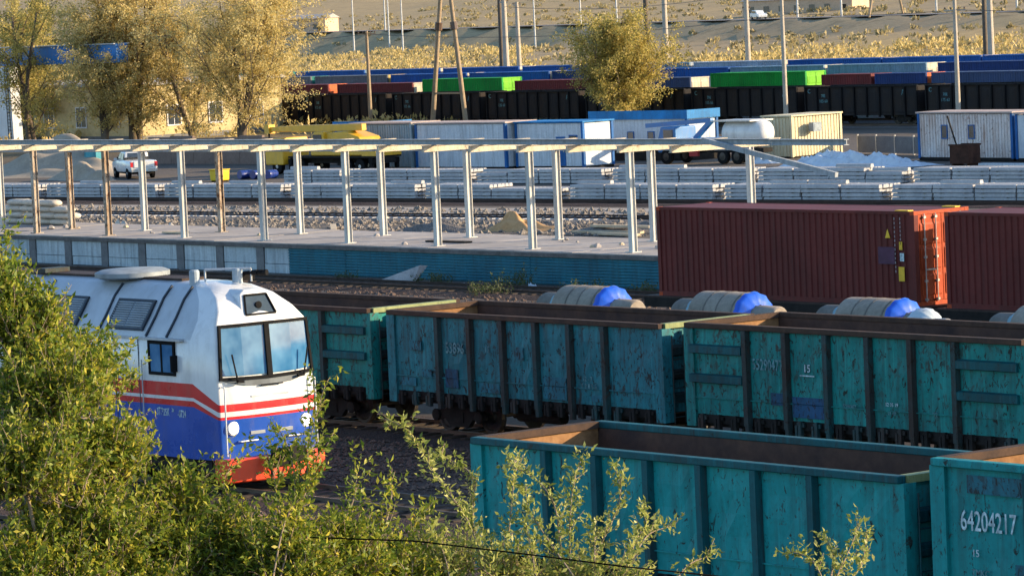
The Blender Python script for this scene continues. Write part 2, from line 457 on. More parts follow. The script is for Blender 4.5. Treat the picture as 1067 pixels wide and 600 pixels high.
for i, (x, vb) in enumerate(BU):
    part('post', 'hpost', hpost, POSTR if (x < -152 and i % 2) else POSTW, fr, (x, vb, 0), random.uniform(-.02,.02))
for i, x in enumerate(FU[:-1]+[FU[-1]]):
    def xb(m):
        m.box(-.11, .11, -.6, 5.2, 4.03, 4.06); m.box(-.05, .05, -.6, 5.2, 4.06, 4.28); m.box(-.11, .11, -.6, 5.2, 4.28, 4.31)
    part('cross_beam', 'xbeam', xb, CREAM, fr, (x, 104.35, 0))
    if x < -120:
        part('cross_beam', 'xbeam', xb, CREAM, fr, (x+3.21, 104.35, 0))
def long_beam(u_a, u_b, v, z):
    m = MB(); m.box(u_a, u_b, v-.13, v+.13, z, z+.03); m.box(u_a, u_b, v-.02, v+.02, z+.03, z+.20); m.box(u_a, u_b, v-.13, v+.13, z+.20, z+.23)
    return m
x = FU[0]-1
while x < -117:
    long_beam(x, min(x+6.40, -114.8), 104.35, 4.32).build('long_beam', BEAMM, fr)
    x += 6.42
long_beam(-114.78, -110.6, 104.35, 4.30).build('long_beam', BEAMM, fr)
for (xa, va), (xb_, vb) in zip(BU[:-1], BU[1:]):
    m = MB(); m.beam((xa+.16, va, 3.90), (xb_-.16, vb, 3.90), .24, .20); m.build('long_beam', BEAMM, fr)
m = MB(); m.beam((-118.4, 104.05, 4.52), (-110.9, 104.05, 3.20), .16, .19); m.build('sagging_beam', BEAMM, fr)
# ================================================================ GONDOLA WAGONS
def wheelset(parent, loc):
    def ws(m):
        for s in (-1, 1):
            m.lathe((0, s*.72, 0), (0, s, 0), [(-.03,.10),(-.03,.20),(-.07,.26),(-.07,.50),(-.03,.475),(.07,.47),(.07,.40),(.03,.36),(.03,.20),(.09,.16),(.09,.02)], 20)
        m.tube((0,-1.05,0), (0,1.05,0), .075, n=10)
    return part('wheelset', 'wheelset', ws, M['wheel'], parent, loc)
def bogie(parent, x):
    def frame(m):
        for s in (-1, 1):
            y0, y1 = (s*1.02, s*1.16)
            m.prism([(-1.12,.62),(-.98,.80),(-.55,.86),(-.40,.98),(.40,.98),(.55,.86),(.98,.80),(1.12,.62),(.90,.56),(.60,.62),(.38,.40),(-.38,.40),(-.60,.62),(-.90,.56)], 'xz', min(y0,y1), max(y0,y1))
            m.box(-.22, .22, min(s*1.00,s*1.19), max(s*1.00,s*1.19), .52, .80)
            for sx in (-.92, .92): m.lathe((sx, s*1.16, .695), (0, s, 0), [(0,.16),(.07,.16),(.09,.10)], 12)
        m.box(-.25, .25, -1.1, 1.1, .80, 1.02)
    b = part('bogie', 'bogie', frame, M['under'], parent, (x, 0, 0))
    for sx in (-.92, .92): wheelset(b, (sx, 0, .695))
    return b
def coupler(parent, x, s):
    def c(m):
        m.box(0, .55, -.10, .10, 1.0, 1.2); m.box(.5, .80, -.20, .16, .95, 1.28); m.box(.80, .93, -.20, -.06, .97, 1.26)
    o = part('coupler', 'coupler', c, M['under'], parent, (x, 0, 0)); o.rotation_euler.z = 0 if s > 0 else math.pi
    return o
def panel_mesh(w_, z0, z1, seed):
    """pressed side panel with small dents; outside towards -Y"""
    def fn(m):
        r = random.Random(seed); nx, nz = 5, 5; vs_ = []
        for j in range(nz+1):
            for i in range(nx+1):
                e = (0 < i < nx) and (0 < j < nz)
                vs_.append((w_*i/nx, (r.uniform(-.035, .02) if e else 0), z0+(z1-z0)*j/nz))
        m.add(vs_, [(j*(nx+1)+i, j*(nx+1)+i+1, (j+1)*(nx+1)+i+1, (j+1)*(nx+1)+i) for j in range(nz) for i in range(nx)], 0)
        m.add([(0,.05,z0),(w_,.05,z0),(w_,.05,z1),(0,.05,z1),(0,0,z0),(w_,0,z0),(w_,0,z1),(0,0,z1)],
              [(0,1,2,3),(0,4,5,1),(3,2,6,7),(0,3,7,4),(1,5,6,2)], 1)
        # low crease strip
        m.box(.02, w_-.02, -.055, -.03, z0+.40, z0+.425, 0)
    return fn
def gondola(label, ua, ub, v, top, paint, post, group, endrail='lime', stiff=(), chord=None, marks=None, corner=None, hooks=True):
    L = ub-ua
    t = thing('gondola_wagon', label, 'wagon', ((ua+ub)/2, v, 0), 0, group)
    P_, Q_ = M[paint], M[post]; I_ = M['inner']; H = L/2; W = 1.50
    zb, zt = 1.33, top-.13
    e = 2.12; nb = 5; bw = (L-2*e)/nb
    cuts = [-H]+[-H+e+bw*i for i in range(nb+1)]+[H]
    for side in (-1, 1):
        for i in range(7):
            a, b = cuts[i], cuts[i+1]; ww = round(b-a, 3)
            o = part('side_panel', ('sp', ww, zb, round(zt,2), (i*3+int(abs(ua)*7)) % 5), panel_mesh(ww, zb, zt, i*3+int(abs(ua)*7) % 5), [P_, I_], t, (a, -W, 0) if side < 0 else (b, W, 0))
            if side > 0: o.rotation_euler.z = math.pi
            if i in stiff and side < 0:
                for z in (zb+(zt-zb)*.42, zb+(zt-zb)*.76):
                    part('stiffener', ('stf', ww), lambda m: m.prism([(-.13,-.10),(-.10,-.13),(-.10,.13),(-.13,.10)] if False else [(0,-.12),(-.11,-.09),(-.11,.09),(0,.12)], 'yz', .10, ww-.10), M['post_teal'], t, (a, -W-.045, z))
        for i in range(1, 7):
            def pst(m):
                m.prism([(-.105,0),(-.075,-.13),(.075,-.13),(.105,0)], 'xy', 1.12, zt)
                m.prism([(-.085,0),(-.06,-.11),(.06,-.11),(.085,0)], 'xy', .92, 1.12)
            o = part('post', ('post', round(zt,2)), pst, Q_, t, (cuts[i], side*W, 0), 0 if side < 0 else math.pi)
            o.location.y = side*(W+.01)
        for s in (-1, 1):
            def cp(m): m.prism([(-.20,.02),(-.20,-.07),(.14,-.07),(.14,.22),(.06,.22),(.06,.02)], 'xy', 1.02, zt)
            o = part('corner_post', ('cpost', round(zt,2), s*side), (cp if s*side < 0 else lambda m: m.prism([(-x, y) for x, y in ((-.20,.02),(-.20,-.07),(.14,-.07),(.14,.22),(.06,.22),(.06,.02))], 'xy', 1.02, zt)), M[corner or paint], t, (s*H, side*W, 0), 0 if side < 0 else math.pi)
    # rim
    R_ = M[chord or 'rim']
    for side in (-1, 1):
        def ch(m):
            m.prism([(-.13,.0),(.07,.0),(.07,.13),(-.13,.13),(-.13,.03)], 'yz', -H-.06, H+.06)
        o = part('top_chord', ('chord', round(L,2)), ch, [R_], t, (0, side*W, top-.13), 0 if side < 0 else math.pi)
        soften(o, .015)
    for s in (-1, 1):
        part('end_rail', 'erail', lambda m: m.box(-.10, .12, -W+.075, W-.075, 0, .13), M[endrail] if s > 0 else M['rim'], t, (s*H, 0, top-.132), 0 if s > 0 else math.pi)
        # end wall: outside towards +X, then turned for the other end
        def ew(m):
            m.box(-.03, .03, -W+.06, W-.06, 1.25, zt-.002, 0)
            m.box(-.045, -.0305, -W+.06, W-.06, 1.3, zt-.004, 1)
        o = part('end_wall', ('ew', round(zt,2)), ew, [P_, M['end_inner']], t, (s*H, 0, 0), 0 if s > 0 else math.pi)
        for z in (1.62, 2.2, 2.78):
            part('rib', 'erib', lambda m: m.prism([(0,-.13),(.10,-.09),(.10,.09),(0,.13)], 'xz', -W+.10, W-.10), Q_, o, (.035, 0, z))
        for y in (-.75, .75):
            part('end_post', ('epost', round(zt,2)), lambda m: m.box(.14, .25, -.07, .07, 1.1, zt-.05), Q_, o, (0, y, 0))
        lad = MB()
        for y in (-1.32, -.95): lad.tube((.22,y,1.0), (.22,y,top-.3), .018, n=5)
        for k in range(6): lad.tube((.22,-1.32,1.15+k*.36), (.22,-.95,1.15+k*.36), .014, n=5)
        lad.build('ladder', Q_, o)
        coupler(t, s*(H-.05), s)
    def fl(m):
        m.box(-H+.05, H-.05, -W+.06, W-.06, 1.20, 1.30, 1); m.box(-H, H, -.32, .32, .95, 1.195, 0)
        for s in (-1, 1): m.box(-H, H, s*1.33-.06, s*1.33+.06, 1.02, 1.195, 0)
        for k in range(8): m.box(-H+.3+k*(L-.7)/7, -H+.42+k*(L-.7)/7, -1.26, 1.26, 1.0, 1.19, 0)
    part('underframe', ('uf', round(L,2)), fl, [M['under'], I_], t)
    if hooks:
        r = random.Random(int(abs(ua)*10))
        for i in range(7):                       # hatch locks hanging under every bay
            a, b = cuts[i], cuts[i+1]; n = 3 if i in (0, 6) else 2
            for q in range(n):
                x = a+(b-a)*(q+.75)/(n+.5)
                def hk(m):
                    m.box(-.05, .05, -.10, .0, 0, .38); m.box(-.13, .13, -.06, -.01, .24, .34); m.box(-.16, -.09, -.09, -.03, .02, .28)
                part('hatch_lock', 'hook', hk, M['under'] if r.random() < .7 else Q_, t, (x, -W-.01, .96))
            part('hatch_edge', ('hedge', round(b-a,2)), lambda m: m.box(.12, b-a-.12, -.012, .03, 0, .22), M['under'], t, (a, -W+.02, 1.11))
    for s in (-1, 1): bogie(t, s*(H-2.35))
    m = MB(); m.tube((-1.2,-.65,.78), (.6,-.65,.78), .17, n=12); m.build('air_tank', M['under'], t)
    if marks: marks(t, cuts, W, zb, zt)
    return t
def patch(t, x, z, w_, h, mat, y):
    return part('painted_patch', ('patch', w_, h), lambda m: m.box(-w_/2, w_/2, -.003, .003, -h/2, h/2), M[mat], t, (x, y, z))
GRN = 'teal open wagons standing in the yard'
def marks_mid(t, c, W, zb, zt):
    y = -W-.052
    patch(t, c[0]+1.1, zb+1.25, .5, .26, 'cyan_patch', y); patch(t, c[0]+1.55, zb+.42+.1, .42, .2, 'cyan_patch', y); patch(t, c[0]+.75, zb+.26, .62, .22, 'cyan_patch', y)
    text_side('number_lettering', '53896', .40, M['faded_print'], t, ((c[1]+c[2])/2, y, zb+1.22), sx=.8, bold=.006)
    patch(t, c[1]+.52, zb+.42, .55, .5, 'blue_patch', y)
    patch(t, (c[3]+c[4])/2, zb+1.20, .30, .34, 'cyan_patch', y); patch(t, (c[2]+c[3])/2+.05, zb+.24, .85, .26, 'cyan_patch', y)
    text_side('lettering', '15', .22, M['faded_print'], t, ((c[2]+c[3])/2, y, zb+1.25), bold=.004)
    patch(t, (c[4]+c[5])/2, zb+.36, .95, .58, 'cyan_patch', y)
    text_side('lettering', '12 - 7', .16, M['faded_print'], t, ((c[5]+c[6])/2-.05, y, zb+.66), bold=.004)
    text_side('lettering', '5 3 8 9 6', .17, M['faded_print'], t, ((c[5]+c[6])/2, y, zb+.47), bold=.004)
    patch(t, (c[5]+c[6])/2+.35, zb+.17, .5, .16, 'cyan_patch', y)
def marks_right(t, c, W, zb, zt):
    y = -W-.052
    text_side('number_lettering', '55290477', .38, M['faded_print'], t, ((c[1]+c[2])/2+.04, y, zb+1.30), sx=.72, bold=.006)
    text_side('lettering', '15', .26, M['white_print'], t, ((c[2]+c[3])/2, y, zb+1.28), bold=.002)
    patch(t, (c[2]+c[3])/2, zb+1.11, .5, .03, 'white_print', y)
    patch(t, (c[2]+c[3])/2+.05, zb+.34, 1.2, .5, 'blue_patch', y); patch(t, c[2]-.35, zb+.50, .5, .30, 'blue_patch', y)
    text_side('lettering', '529047', .15, M['faded_print'], t, ((c[3]+c[4])/2, y, zb+.44), bold=.003)
    text_side('lettering', '12 05 19', .12, M['white_print'], t, ((c[4]+c[5])/2, y, zb+.56), bold=.001)
    text_side('lettering', '21 60', .12, M['faded_print'], t, ((c[4]+c[5])/2, y, zb+.36), bold=.002)
    text_side('lettering', '92', .16, M['faded_print'], t, ((c[5]+c[6])/2, y, zb+.40), bold=.002)
def marks_near(t, c, W, zb, zt):
    y = -W-.052
    text_side('number_lettering', '64204217', .47, M['white_print'], t, (c[0]+1.16, y, zb+1.52), sx=.68, bold=.004)
    patch(t, c[0]+1.35, zb+2.14, 1.30, .30, 'cyan_patch', y)
    text_side('lettering', '15', .17, M['white_print'], t, (c[0]+.85, y, zb+1.00), bold=.001)
    text_side('lettering', 'TMKC', .15, M['faded_print'], t, (c[0]+.95, y, zb+.68), bold=.003)
    patch(t, c[0]+1.9, zb+.72, .3, .34, 'cyan_patch', y)
for_side = -.055
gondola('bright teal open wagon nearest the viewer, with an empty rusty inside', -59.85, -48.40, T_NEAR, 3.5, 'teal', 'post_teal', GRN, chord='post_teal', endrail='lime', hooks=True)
gondola('teal open wagon numbered 64204217 cut off by the right edge', -47.50, -34.8, T_NEAR, 3.86, 'teal', 'post_teal', GRN, chord='teal', endrail='rim', marks=marks_near)
gondola('blue-teal open wagon with brown posts, middle of the three behind the locomotive', -87.15, -76.0, T_MID, 3.5, 'blue_teal', 'post_rust', GRN, marks=marks_mid)
gondola('green-teal open wagon with stiffened end bays, rightmost of the middle row', -74.90, -63.5, T_MID, 3.58, 'green_teal', 'post_rust', GRN, stiff=(0, 6), marks=marks_right)
gondola('teal open wagon half hidden behind the white locomotive cab', -100.0, -88.15, T_MID, 3.5, 'green_teal', 'post_rust', GRN, stiff=(0, 6))
# ================================================================ LOCOMOTIVE
def gloss(name, c, r=.28, coat=.3):
    t = NT(name); nz = t.noise(1.3, 5, .6); f = t.noise(14, 3)
    d = tuple(x*.82 for x in c)
    b = t.mix(t.ramp(nz, [(.35, 0.0), (.7, 1.0)]), d, c)
    st = t.noise(1.0, 3, .5, t.P((2.2, 2.2, .35)))
    b = t.mix(t.ramp(st, [(.50, 0.0), (.75, .22)]), b, tuple(x*.55+.02 for x in c))
    gr = t.noise(1.0, 8, .7, t.P((3.5, 3.5, .8)))
    b = t.mix(t.ramp(gr, [(.50, 0.0), (.72, .30)]), b, (.17,.14,.11))
    t.col(b); t.rough(t.ramp(nz, [(.3, r*.85), (.7, r*1.2)]), 0, .5); t.b.inputs['Coat Weight'].default_value = coat; t.b.inputs['Coat Roughness'].default_value = .12
    return t.mat
LW = gloss('loco_white', (.70,.71,.71)); LB = gloss('loco_blue', (.004,.070,.400)); LR = gloss('loco_red', (.60,.012,.018)); LO = gloss('plow_orange', (.85,.060,.010), .4, .1)
LG = gloss('loco_roof_grey', (.44,.48,.52), .4, .1)
def glass_mat():
    t = NT('cab_glass'); n1 = t.noise(1.1, 3)
    t.col(t.ramp(n1, [(.35, (.010,.10,.24)), (.65, (.10,.24,.40))])); t.rough(.07, 0, .35); t.b.inputs['Coat Weight'].default_value = .0; t.b.inputs['Coat Roughness'].default_value = .03  # sky reflection painted into the panes as blue and paler base tones
    return t.mat
GL = glass_mat()
LAMP = plain('lamp_glass', (.85,.86,.84), .15, .05, 5, 0, .8)
LIT = plain('lit_lamp_glass', (.85,.86,.84), .15, .05, 5, 0, .8); LIT.node_tree.nodes['Principled BSDF'].inputs['Emission Color'].default_value = (1,.97,.9,1); LIT.node_tree.nodes['Principled BSDF'].inputs['Emission Strength'].default_value = 1.6
TAILG = plain('marker_glass', (.30,.32,.33), .2, .1, 5, 0, .7)
SEAM = plain('seam_rubber', (.02,.028,.04), .6, .2)
lo = thing('diesel_locomotive', 'white, red and blue diesel locomotive with orange snow plow behind the bushes', 'locomotive', (-79.95, 55.92, 0))
Zs = {'S': [.95,2.22,2.36,2.44,2.78,2.96,3.84,4.30,4.74,5.02,5.13], 'F': [.95,1.92,1.99,2.11,2.29,2.86,4.20,4.52,4.82,5.03,5.13]}
hw = {'S': [1.55]*6+[1.53,1.21,.94,.68,.34], 'c2': [1.42]*6+[1.33,1.12,.88,.62,.32], 'c3': [.72]*6+[.69,.61,.49,.36,.19], 'c4': [0]*11}
xx = {'c0': [-20.0]*11, 'cb': [-2.7]*11, 'c1': [-.98]*6+[-1.02,-1.12,-1.42,-1.9,-2.4], 'c2': [-.10,-.10,-.10,-.10,-.10,-.12,-.20,-.40,-.80,-1.40,-2.0], 'c3': [.03]*5+[0,-.07,-.27,-.66,-1.22,-1.85], 'c4': [.06]*5+[.03,-.05,-.25,-.62,-1.17,-1.8]}
cols = [('c0','S','S',-1),('cb','S','S',-1),('c1','S','S',-1),('c2','F','c2',-1),('c3','F','c3',-1),('c4','F','c4',0),('c3','F','c3',1),('c2','F','c2',1),('c1','S','S',1),('cb','S','S',1),('c0','S','S',1)]
vs_ = []; fs = []; ms = []
NR = 11
for cx, zk, hk, sg in cols:
    for j in range(NR): vs_.append((xx[cx][j], hw[hk][j]*sg, Zs[zk][j]))
rowm = [1, 2, 0, 2, 0, 0, 0, 0, 0, 0]
for i in range(len(cols)-1):
    for j in range(NR-1):
        fs.append((i*NR+j, (i+1)*NR+j, (i+1)*NR+j+1, i*NR+j+1)); ms.append(rowm[j] if not (j >= 6 and i in (0, 1, 8, 9)) else 3)
for i in range(5):
    a, b = i*NR+NR-1, (i+1)*NR+NR-1; c, d = (10-i)*NR+NR-1, (9-i)*NR+NR-1
    if i < 4: fs.append((a, b, d, c)); ms.append(3 if i == 0 else 0)
    else: fs.append((a, b, c)); ms.append(0)
fs.append(tuple(range(NR))+tuple(range(10*NR+NR-1, 10*NR-1, -1))); ms.append(0)
mb = MB(); mb.v = vs_; mb.f = fs; mb.m = ms
body = mb.build('body', [LW, LB, LR, LG], lo); shade(body.data, 50); soften(body, .05, 3)
def fx(y, z):
    y = abs(y); b = .03-.03*y/.72 if y < .72 else -(y-.72)/.70*.12
    if z > 2.92: b -= (z-2.92)*.055
    else: b += .02
    return b
def front_sheet(m, outline, off=.02, thick=.03, mi=0):
    """thin plate that follows the cab front; outline in (y, z), drawn as a fan of vertical strips"""
    n = len(outline); vs2 = [(fx(y, z)+off, y, z) for y, z in outline]+[(fx(y, z)+off-thick-.05, y, z) for y, z in outline]
    m.add(vs2, [tuple(range(n)), tuple(range(2*n-1, n-1, -1))]+[(i, n+i, n+(i+1) % n, (i+1) % n) for i in range(n)], mi)
for s, nm in ((-1, 'l'), (1, 'r')):
    m = MB(); front_sheet(m, [(s*.03, 2.96), (s*.72, 2.96), (s*.72, 4.13), (s*.03, 4.13)], .034); front_sheet(m, [(s*.72, 2.96), (s*1.31, 2.99), (s*1.24, 4.12), (s*.72, 4.13)], .034)
    wn = m.build('windshield', GL, lo)
    m = MB()
    for a, b in (((.0,2.88),(1.39,2.91)), ((.0,4.18),(1.31,4.17))):
        (y0, z0), (y1, z1) = a, b; ym = .72; zm = z0+(z1-z0)*ym/(y1-y0)
        for (ya, za, yb, zb_) in ((y0, z0, ym, zm), (ym, zm, y1, z1)):
            m.beam((fx(ya,za)+.035, s*ya, za), (fx(yb,zb_)+.035, s*yb, zb_), .07, .07)
    m.beam((fx(1.35,2.91)+.035, s*1.35, 2.89), (fx(1.28,4.18)+.035, s*1.28, 4.19), .065, .065)
    m.beam((fx(0,2.88)+.045, s*.035, 2.88), (fx(0,4.18)+.045, s*.035, 4.18), .07, .06)
    m.build('window_frame', M['black'], wn)
    m = MB()
    m.beam((.13, s*.98, 2.84), (.13, s*1.12, 3.5), .03, .03); m.beam((.12, s*.80, 2.82), (.12, s*1.00, 2.84), .05, .06)
    m.build('wiper', M['black'], wn)
    # headlamps
    m = MB(); m.lathe((fx(1.08,1.7)-.02, s*1.08, 1.70), (1,0,0), [(0,.13),(.08,.13),(.10,.115),(.09,.0)], 18); hl = m.build('headlight', LIT, lo)
    m = MB(); m.lathe((fx(1.08,1.7)-.03, s*1.08, 1.70), (1,0,0), [(0,.17),(.06,.17),(.07,.135),(.0,.13)], 18); m.build('lamp_rim', LW, hl)
    m = MB(); m.tube((.10, s*.95, 1.38), (.10, s*.45, 1.38), .018, n=6); m.tube((.0, s*.95, 1.38), (.10, s*.95, 1.38), .018, n=6); m.tube((.0, s*.45, 1.38), (.10, s*.45, 1.38), .018, n=6); m.build('grab_bar', LW, lo)
    m = MB(); m.tube((.06, s*1.34, 1.05), (.06, s*1.34, 2.72), .02, n=6); m.tube((-.08, s*1.33, 2.72), (.06, s*1.34, 2.72), .02, n=6); m.build('handrail', LW, lo)
m = MB(); front_sheet(m, [(-.70,2.72),(0,2.68),(.70,2.72),(.70,2.86),(0,2.86),(-.70,2.86)], .022); front_sheet(m, [(-1.28,2.86),(-.70,2.72),(-.70,2.86)], .022); front_sheet(m, [(1.28,2.86),(.70,2.72),(.70,2.86)], .022); m.build('lower_trim', plain('trim_grey', (.10,.12,.14), .5), lo)
m = MB(); m.beam((.10,-.28,2.69), (.10,.36,2.69), .03, .03); m.build('grab_bar', M['black'], lo)
# top headlight housing
m = MB()
ou = [(-.58,4.30),(.58,4.30),(.42,4.88),(.26,4.98),(-.26,4.98),(-.42,4.88)]; n = len(ou)
fr_ = [(-.20-.28*(z-4.40)/.6, y, z) for y, z in ou]; bk = [(-1.55-.6*(z-4.40)/.6, y*1.05, min(z, 5.08)) for y, z in ou]
m.add(fr_+bk, [tuple(range(n))]+[(i, n+i, n+(i+1) % n, (i+1) % n) for i in range(n)])
hb = m.build('headlight_housing', LW, lo); soften(hb, .04, 2)
m = MB(); ii = [(-.44,4.39),(.44,4.39),(.32,4.85),(-.32,4.85)]
q = [(-.185-.28*(z-4.40)/.6, y, z) for y, z in ii]; q2 = [(x-.05, y, z) for x, y, z in q]
m.add(q+q2, [(0,1,2,3),(0,4,5,1),(1,5,6,2),(2,6,7,3),(3,7,4,0)])
gq = m.build('lamp_window', plain('dark_lamp_glass', (.03,.045,.05), .12, .3, 4, 0, .8), hb)
m = MB()
for i in range(4):
    a, b = q[i], q[(i+1) % 4]; m.beam((a[0]+.01, a[1], a[2]), (b[0]+.01, b[1], b[2]), .045, .045)
m.build('window_rim', M['black'], gq)
for y in (0.0,):
    m = MB(); m.lathe((-.29, y, 4.60), (1,0,.1), [(0,.08),(.05,.09),(.06,.0)], 14); m.build('lamp', M['black'], gq)
# plow, buffer beam, coupler, bogies, tanks
m = MB()
m.prism([(-.30,-1.50),(.22,-1.44),(.42,-.25),(.42,.25),(.22,1.44),(-.30,1.50)], 'xy', .42, .98); soften(m.build('snow_plow', LO, lo), .03)
m = MB(); m.box(.42, .50, -.32, .32, .72, 1.16); m.box(.5, .98, -.13, .13, .94, 1.16); m.box(.95, 1.2, -.22, .17, .88, 1.24); m.build('coupler', M['under'], lo)
m = MB(); m.box(-19.6, -.5, -1.42, 1.42, .72, .945); m.box(-12.5, -8.0, -1.35, 1.35, .32, .72); m.build('underframe', M['under'], lo)
for x in (-4.6, -16.0):
    bo = MB()
    for s in (-1, 1):
        bo.prism([(-2.6,.62),(-2.5,.86),(2.5,.86),(2.6,.62),(2.2,.52),(-2.2,.52)], 'xz', min(s*1.05, s*1.2), max(s*1.05, s*1.2))
    b_ = bo.build('bogie', M['under'], lo, (x, 0, 0))
    for k in (-1.85, 0, 1.85): wheelset(b_, (k, 0, .73))
# side: skirt step, cab window, door, lettering
for s in (-1, 1):
    m = MB(); m.box(-2.75, -1.75, s*1.555-.012, s*1.555+.012, 3.02, 3.70); sw = m.build('side_window', GL, lo)
    m = MB()
    for (x0, x1, z0, z1) in ((-2.83,-1.67,3.70,3.78),(-2.83,-1.67,2.94,3.02),(-2.83,-2.75,3.02,3.70),(-1.75,-1.67,3.02,3.70),(-2.28,-2.22,3.02,3.70)): m.box(x0, x1, s*1.56-.025, s*1.56+.025, z0, z1)
    m.build('window_frame', M['black'], sw)
    m = MB(); m.box(-2.95, -1.30, min(s*1.52,s*1.66), max(s*1.52,s*1.66), 3.80, 3.86); m.build('gutter', LG, lo)
    m = MB(); m.box(-1.66, -1.60, min(s*1.5,s*1.72), max(s*1.5,s*1.72), 3.05, 3.45); m.build('mirror', M['black'], lo)
    m = MB(); m.box(-19.9, -2.95, min(s*1.54,s*1.595), max(s*1.54,s*1.595), 3.80, 3.85); m.build('gutter', LG, lo)
    SP = [(1.535,3.86),(1.215,4.31),(.945,4.75),(.68,5.035)]
    for x in (-2.05, -2.95, -5.15, -8.3, -11.2, -14.2):
        m = MB()
        for (ya, za), (yb, zb_) in zip(SP[:-1], SP[1:]): m.beam((x, s*ya, za+.012), (x, s*yb, zb_+.012), .055, .05)
        m.build('roof_seam', SEAM, lo)
    for xa in (-4.85, -7.9):
        base = MB(); n_ = Vector((0, s*.86, .51)); p0 = Vector((0, s*1.46, 3.99)); p1 = Vector((0, s*.99, 4.70))
        for (xs0, xs1, t0, t1) in ((0,.08,0,1),(1.57,1.65,0,1),(.08,1.57,0,.07),(.08,1.57,.93,1)):
            a = p0.lerp(p1, t0); b = p0.lerp(p1, t1)
            base.add([Vector((xs0,0,0))+a+n_*.03, Vector((xs1,0,0))+a+n_*.03, Vector((xs1,0,0))+b+n_*.03, Vector((xs0,0,0))+b+n_*.03,
                      Vector((xs0,0,0))+a-n_*.03, Vector((xs1,0,0))+a-n_*.03, Vector((xs1,0,0))+b-n_*.03, Vector((xs0,0,0))+b-n_*.03], [(0,1,2,3),(0,1,5,4),(1,2,6,5),(2,3,7,6),(3,0,4,7)])
        gr = base.build('intake_grille', SEAM, lo, (xa, 0, 0))
        m = MB(); a = p0.lerp(p1, .05); b = p0.lerp(p1, .95)
        m.add([Vector((.06,0,0))+a+n_*.012, Vector((1.6,0,0))+a+n_*.012, Vector((1.6,0,0))+b+n_*.012, Vector((.06,0,0))+b+n_*.012], [(0,1,2,3)]); m.build('backing', plain('grille_blue_grey', (.13,.17,.21), .6), gr)
        for k in range(11):
            t = .12+.075*k; c = p0.lerp(p1, t)
            for (xs0, xs1) in ((.10,.79),(.85,1.55)):
                m = MB(); m.beam(c+Vector((xs0,0,0))+n_*.03, c+Vector((xs1,0,0))+n_*.03, .012, .05, up=tuple(n_)); m.build('slat', LG, gr)
LT = text_mesh('3ТЭ25К', .25, M['white_print'], sx=.62, bold=.003)
o = put('number_lettering', LT, lo, (-2.32, -1.556, 2.03)); o.rotation_euler = (math.pi/2, 0, 0)
o = put('number_lettering', text_mesh('2м', .13, M['white_print'], sx=.62, bold=.002), lo, (-1.88, -1.556, 2.10)); o.rotation_euler = (math.pi/2, 0, 0)
o = put('number_lettering', text_mesh('-0724', .25, M['white_print'], sx=.62, bold=.003), lo, (-1.50, -1.556, 2.02)); o.rotation_euler = (math.pi/2, 0, 0)
# roof gear
m = MB(); m.lathe((-5.6,-.1,5.13), (0,0,1), [(0,.80),(.05,.95),(.16,.95),(.22,.80),(.24,.0)], 36); rf = m.build('roof_fan', plain('fan_grey', (.22,.25,.27), .6), lo)
shade(rf.data, 40)
for x in (-2.1, -.95-.45): 
    m = MB(); m.lathe((x-.2, -.45 if x < -2 else .35, 5.05), (0,0,1), [(0,.13),(.34,.13),(.38,.10),(.38,0)], 14); m.build('vent_stack', plain('stack_grey', (.28,.33,.37), .5), lo)
m = MB(); m.tube((-2.2,-.2,5.42), (-1.3,.55,5.42), .03, n=6); m.tube((-2.2,-.2,5.1), (-2.2,-.2,5.42), .025, n=6); m.tube((-1.3,.55,5.1), (-1.3,.55,5.42), .025, n=6); m.build('roof_rail', LG, lo)
m = MB()
for k in range(3): m.tube((-1.7+.12*k,.5,5.30), (-1.1+.12*k,.62+.05*k,5.32), .03, .075, n=10)
m.box(-1.8, -1.5, .4, .8, 5.12, 5.28); m.build('horn', M['black'], lo)
m = MB(); m.beam((-3.0,0,5.16), (-19,0,5.16), .7, .06); m.build('roof_walkway', M['rail_dark'], lo)
for x in (-9.3,):
    m = MB(); m.box(x-.22, x+.22, -.5, .25, 5.19, 5.30); m.build('roof_hatch', M['post_rust'], lo)
# seams, hatches and fittings on the body
for s in (-1, 1):
    for x in (-3.3, -4.35, -6.2, -7.9, -9.6, -11.3, -13.0, -14.7, -16.4, -18.1):
        m = MB(); m.box(x-.012, x+.012, min(s*1.545,s*1.556), max(s*1.545,s*1.556), 1.0, 3.78); m.build('panel_seam', SEAM, lo)
    m = MB(); m.tube((-3.1, s*1.60, 1.3), (-3.1, s*1.60, 3.3), .016, n=6); m.build('door_rail', LG, lo)
    for k in range(4):
        m = MB(); m.box(-1.55, -1.05, min(s*1.3,s*1.6), max(s*1.3,s*1.6), .30+k*.2, .34+k*.2); m.build('step', M['under'], lo)
    for y in (.35, .55):
        m = MB(); m.path([(.42, s*y, 1.0), (.62, s*y, .9), (.72, s*(y-.02), .65), (.66, s*(y-.05), .45)], .028, 6); m.build('brake_hose', M['black'], lo)
    m = MB(); m.box(.03, .06, min(s*.2,s*.62), max(s*.2,s*.62), 1.52, 1.60); m.build('marker_lamp', TAILG, lo)
m = MB(); m.box(.03, .05, -.55, .55, 2.42, 2.46); m.build('front_rail', LG, lo)
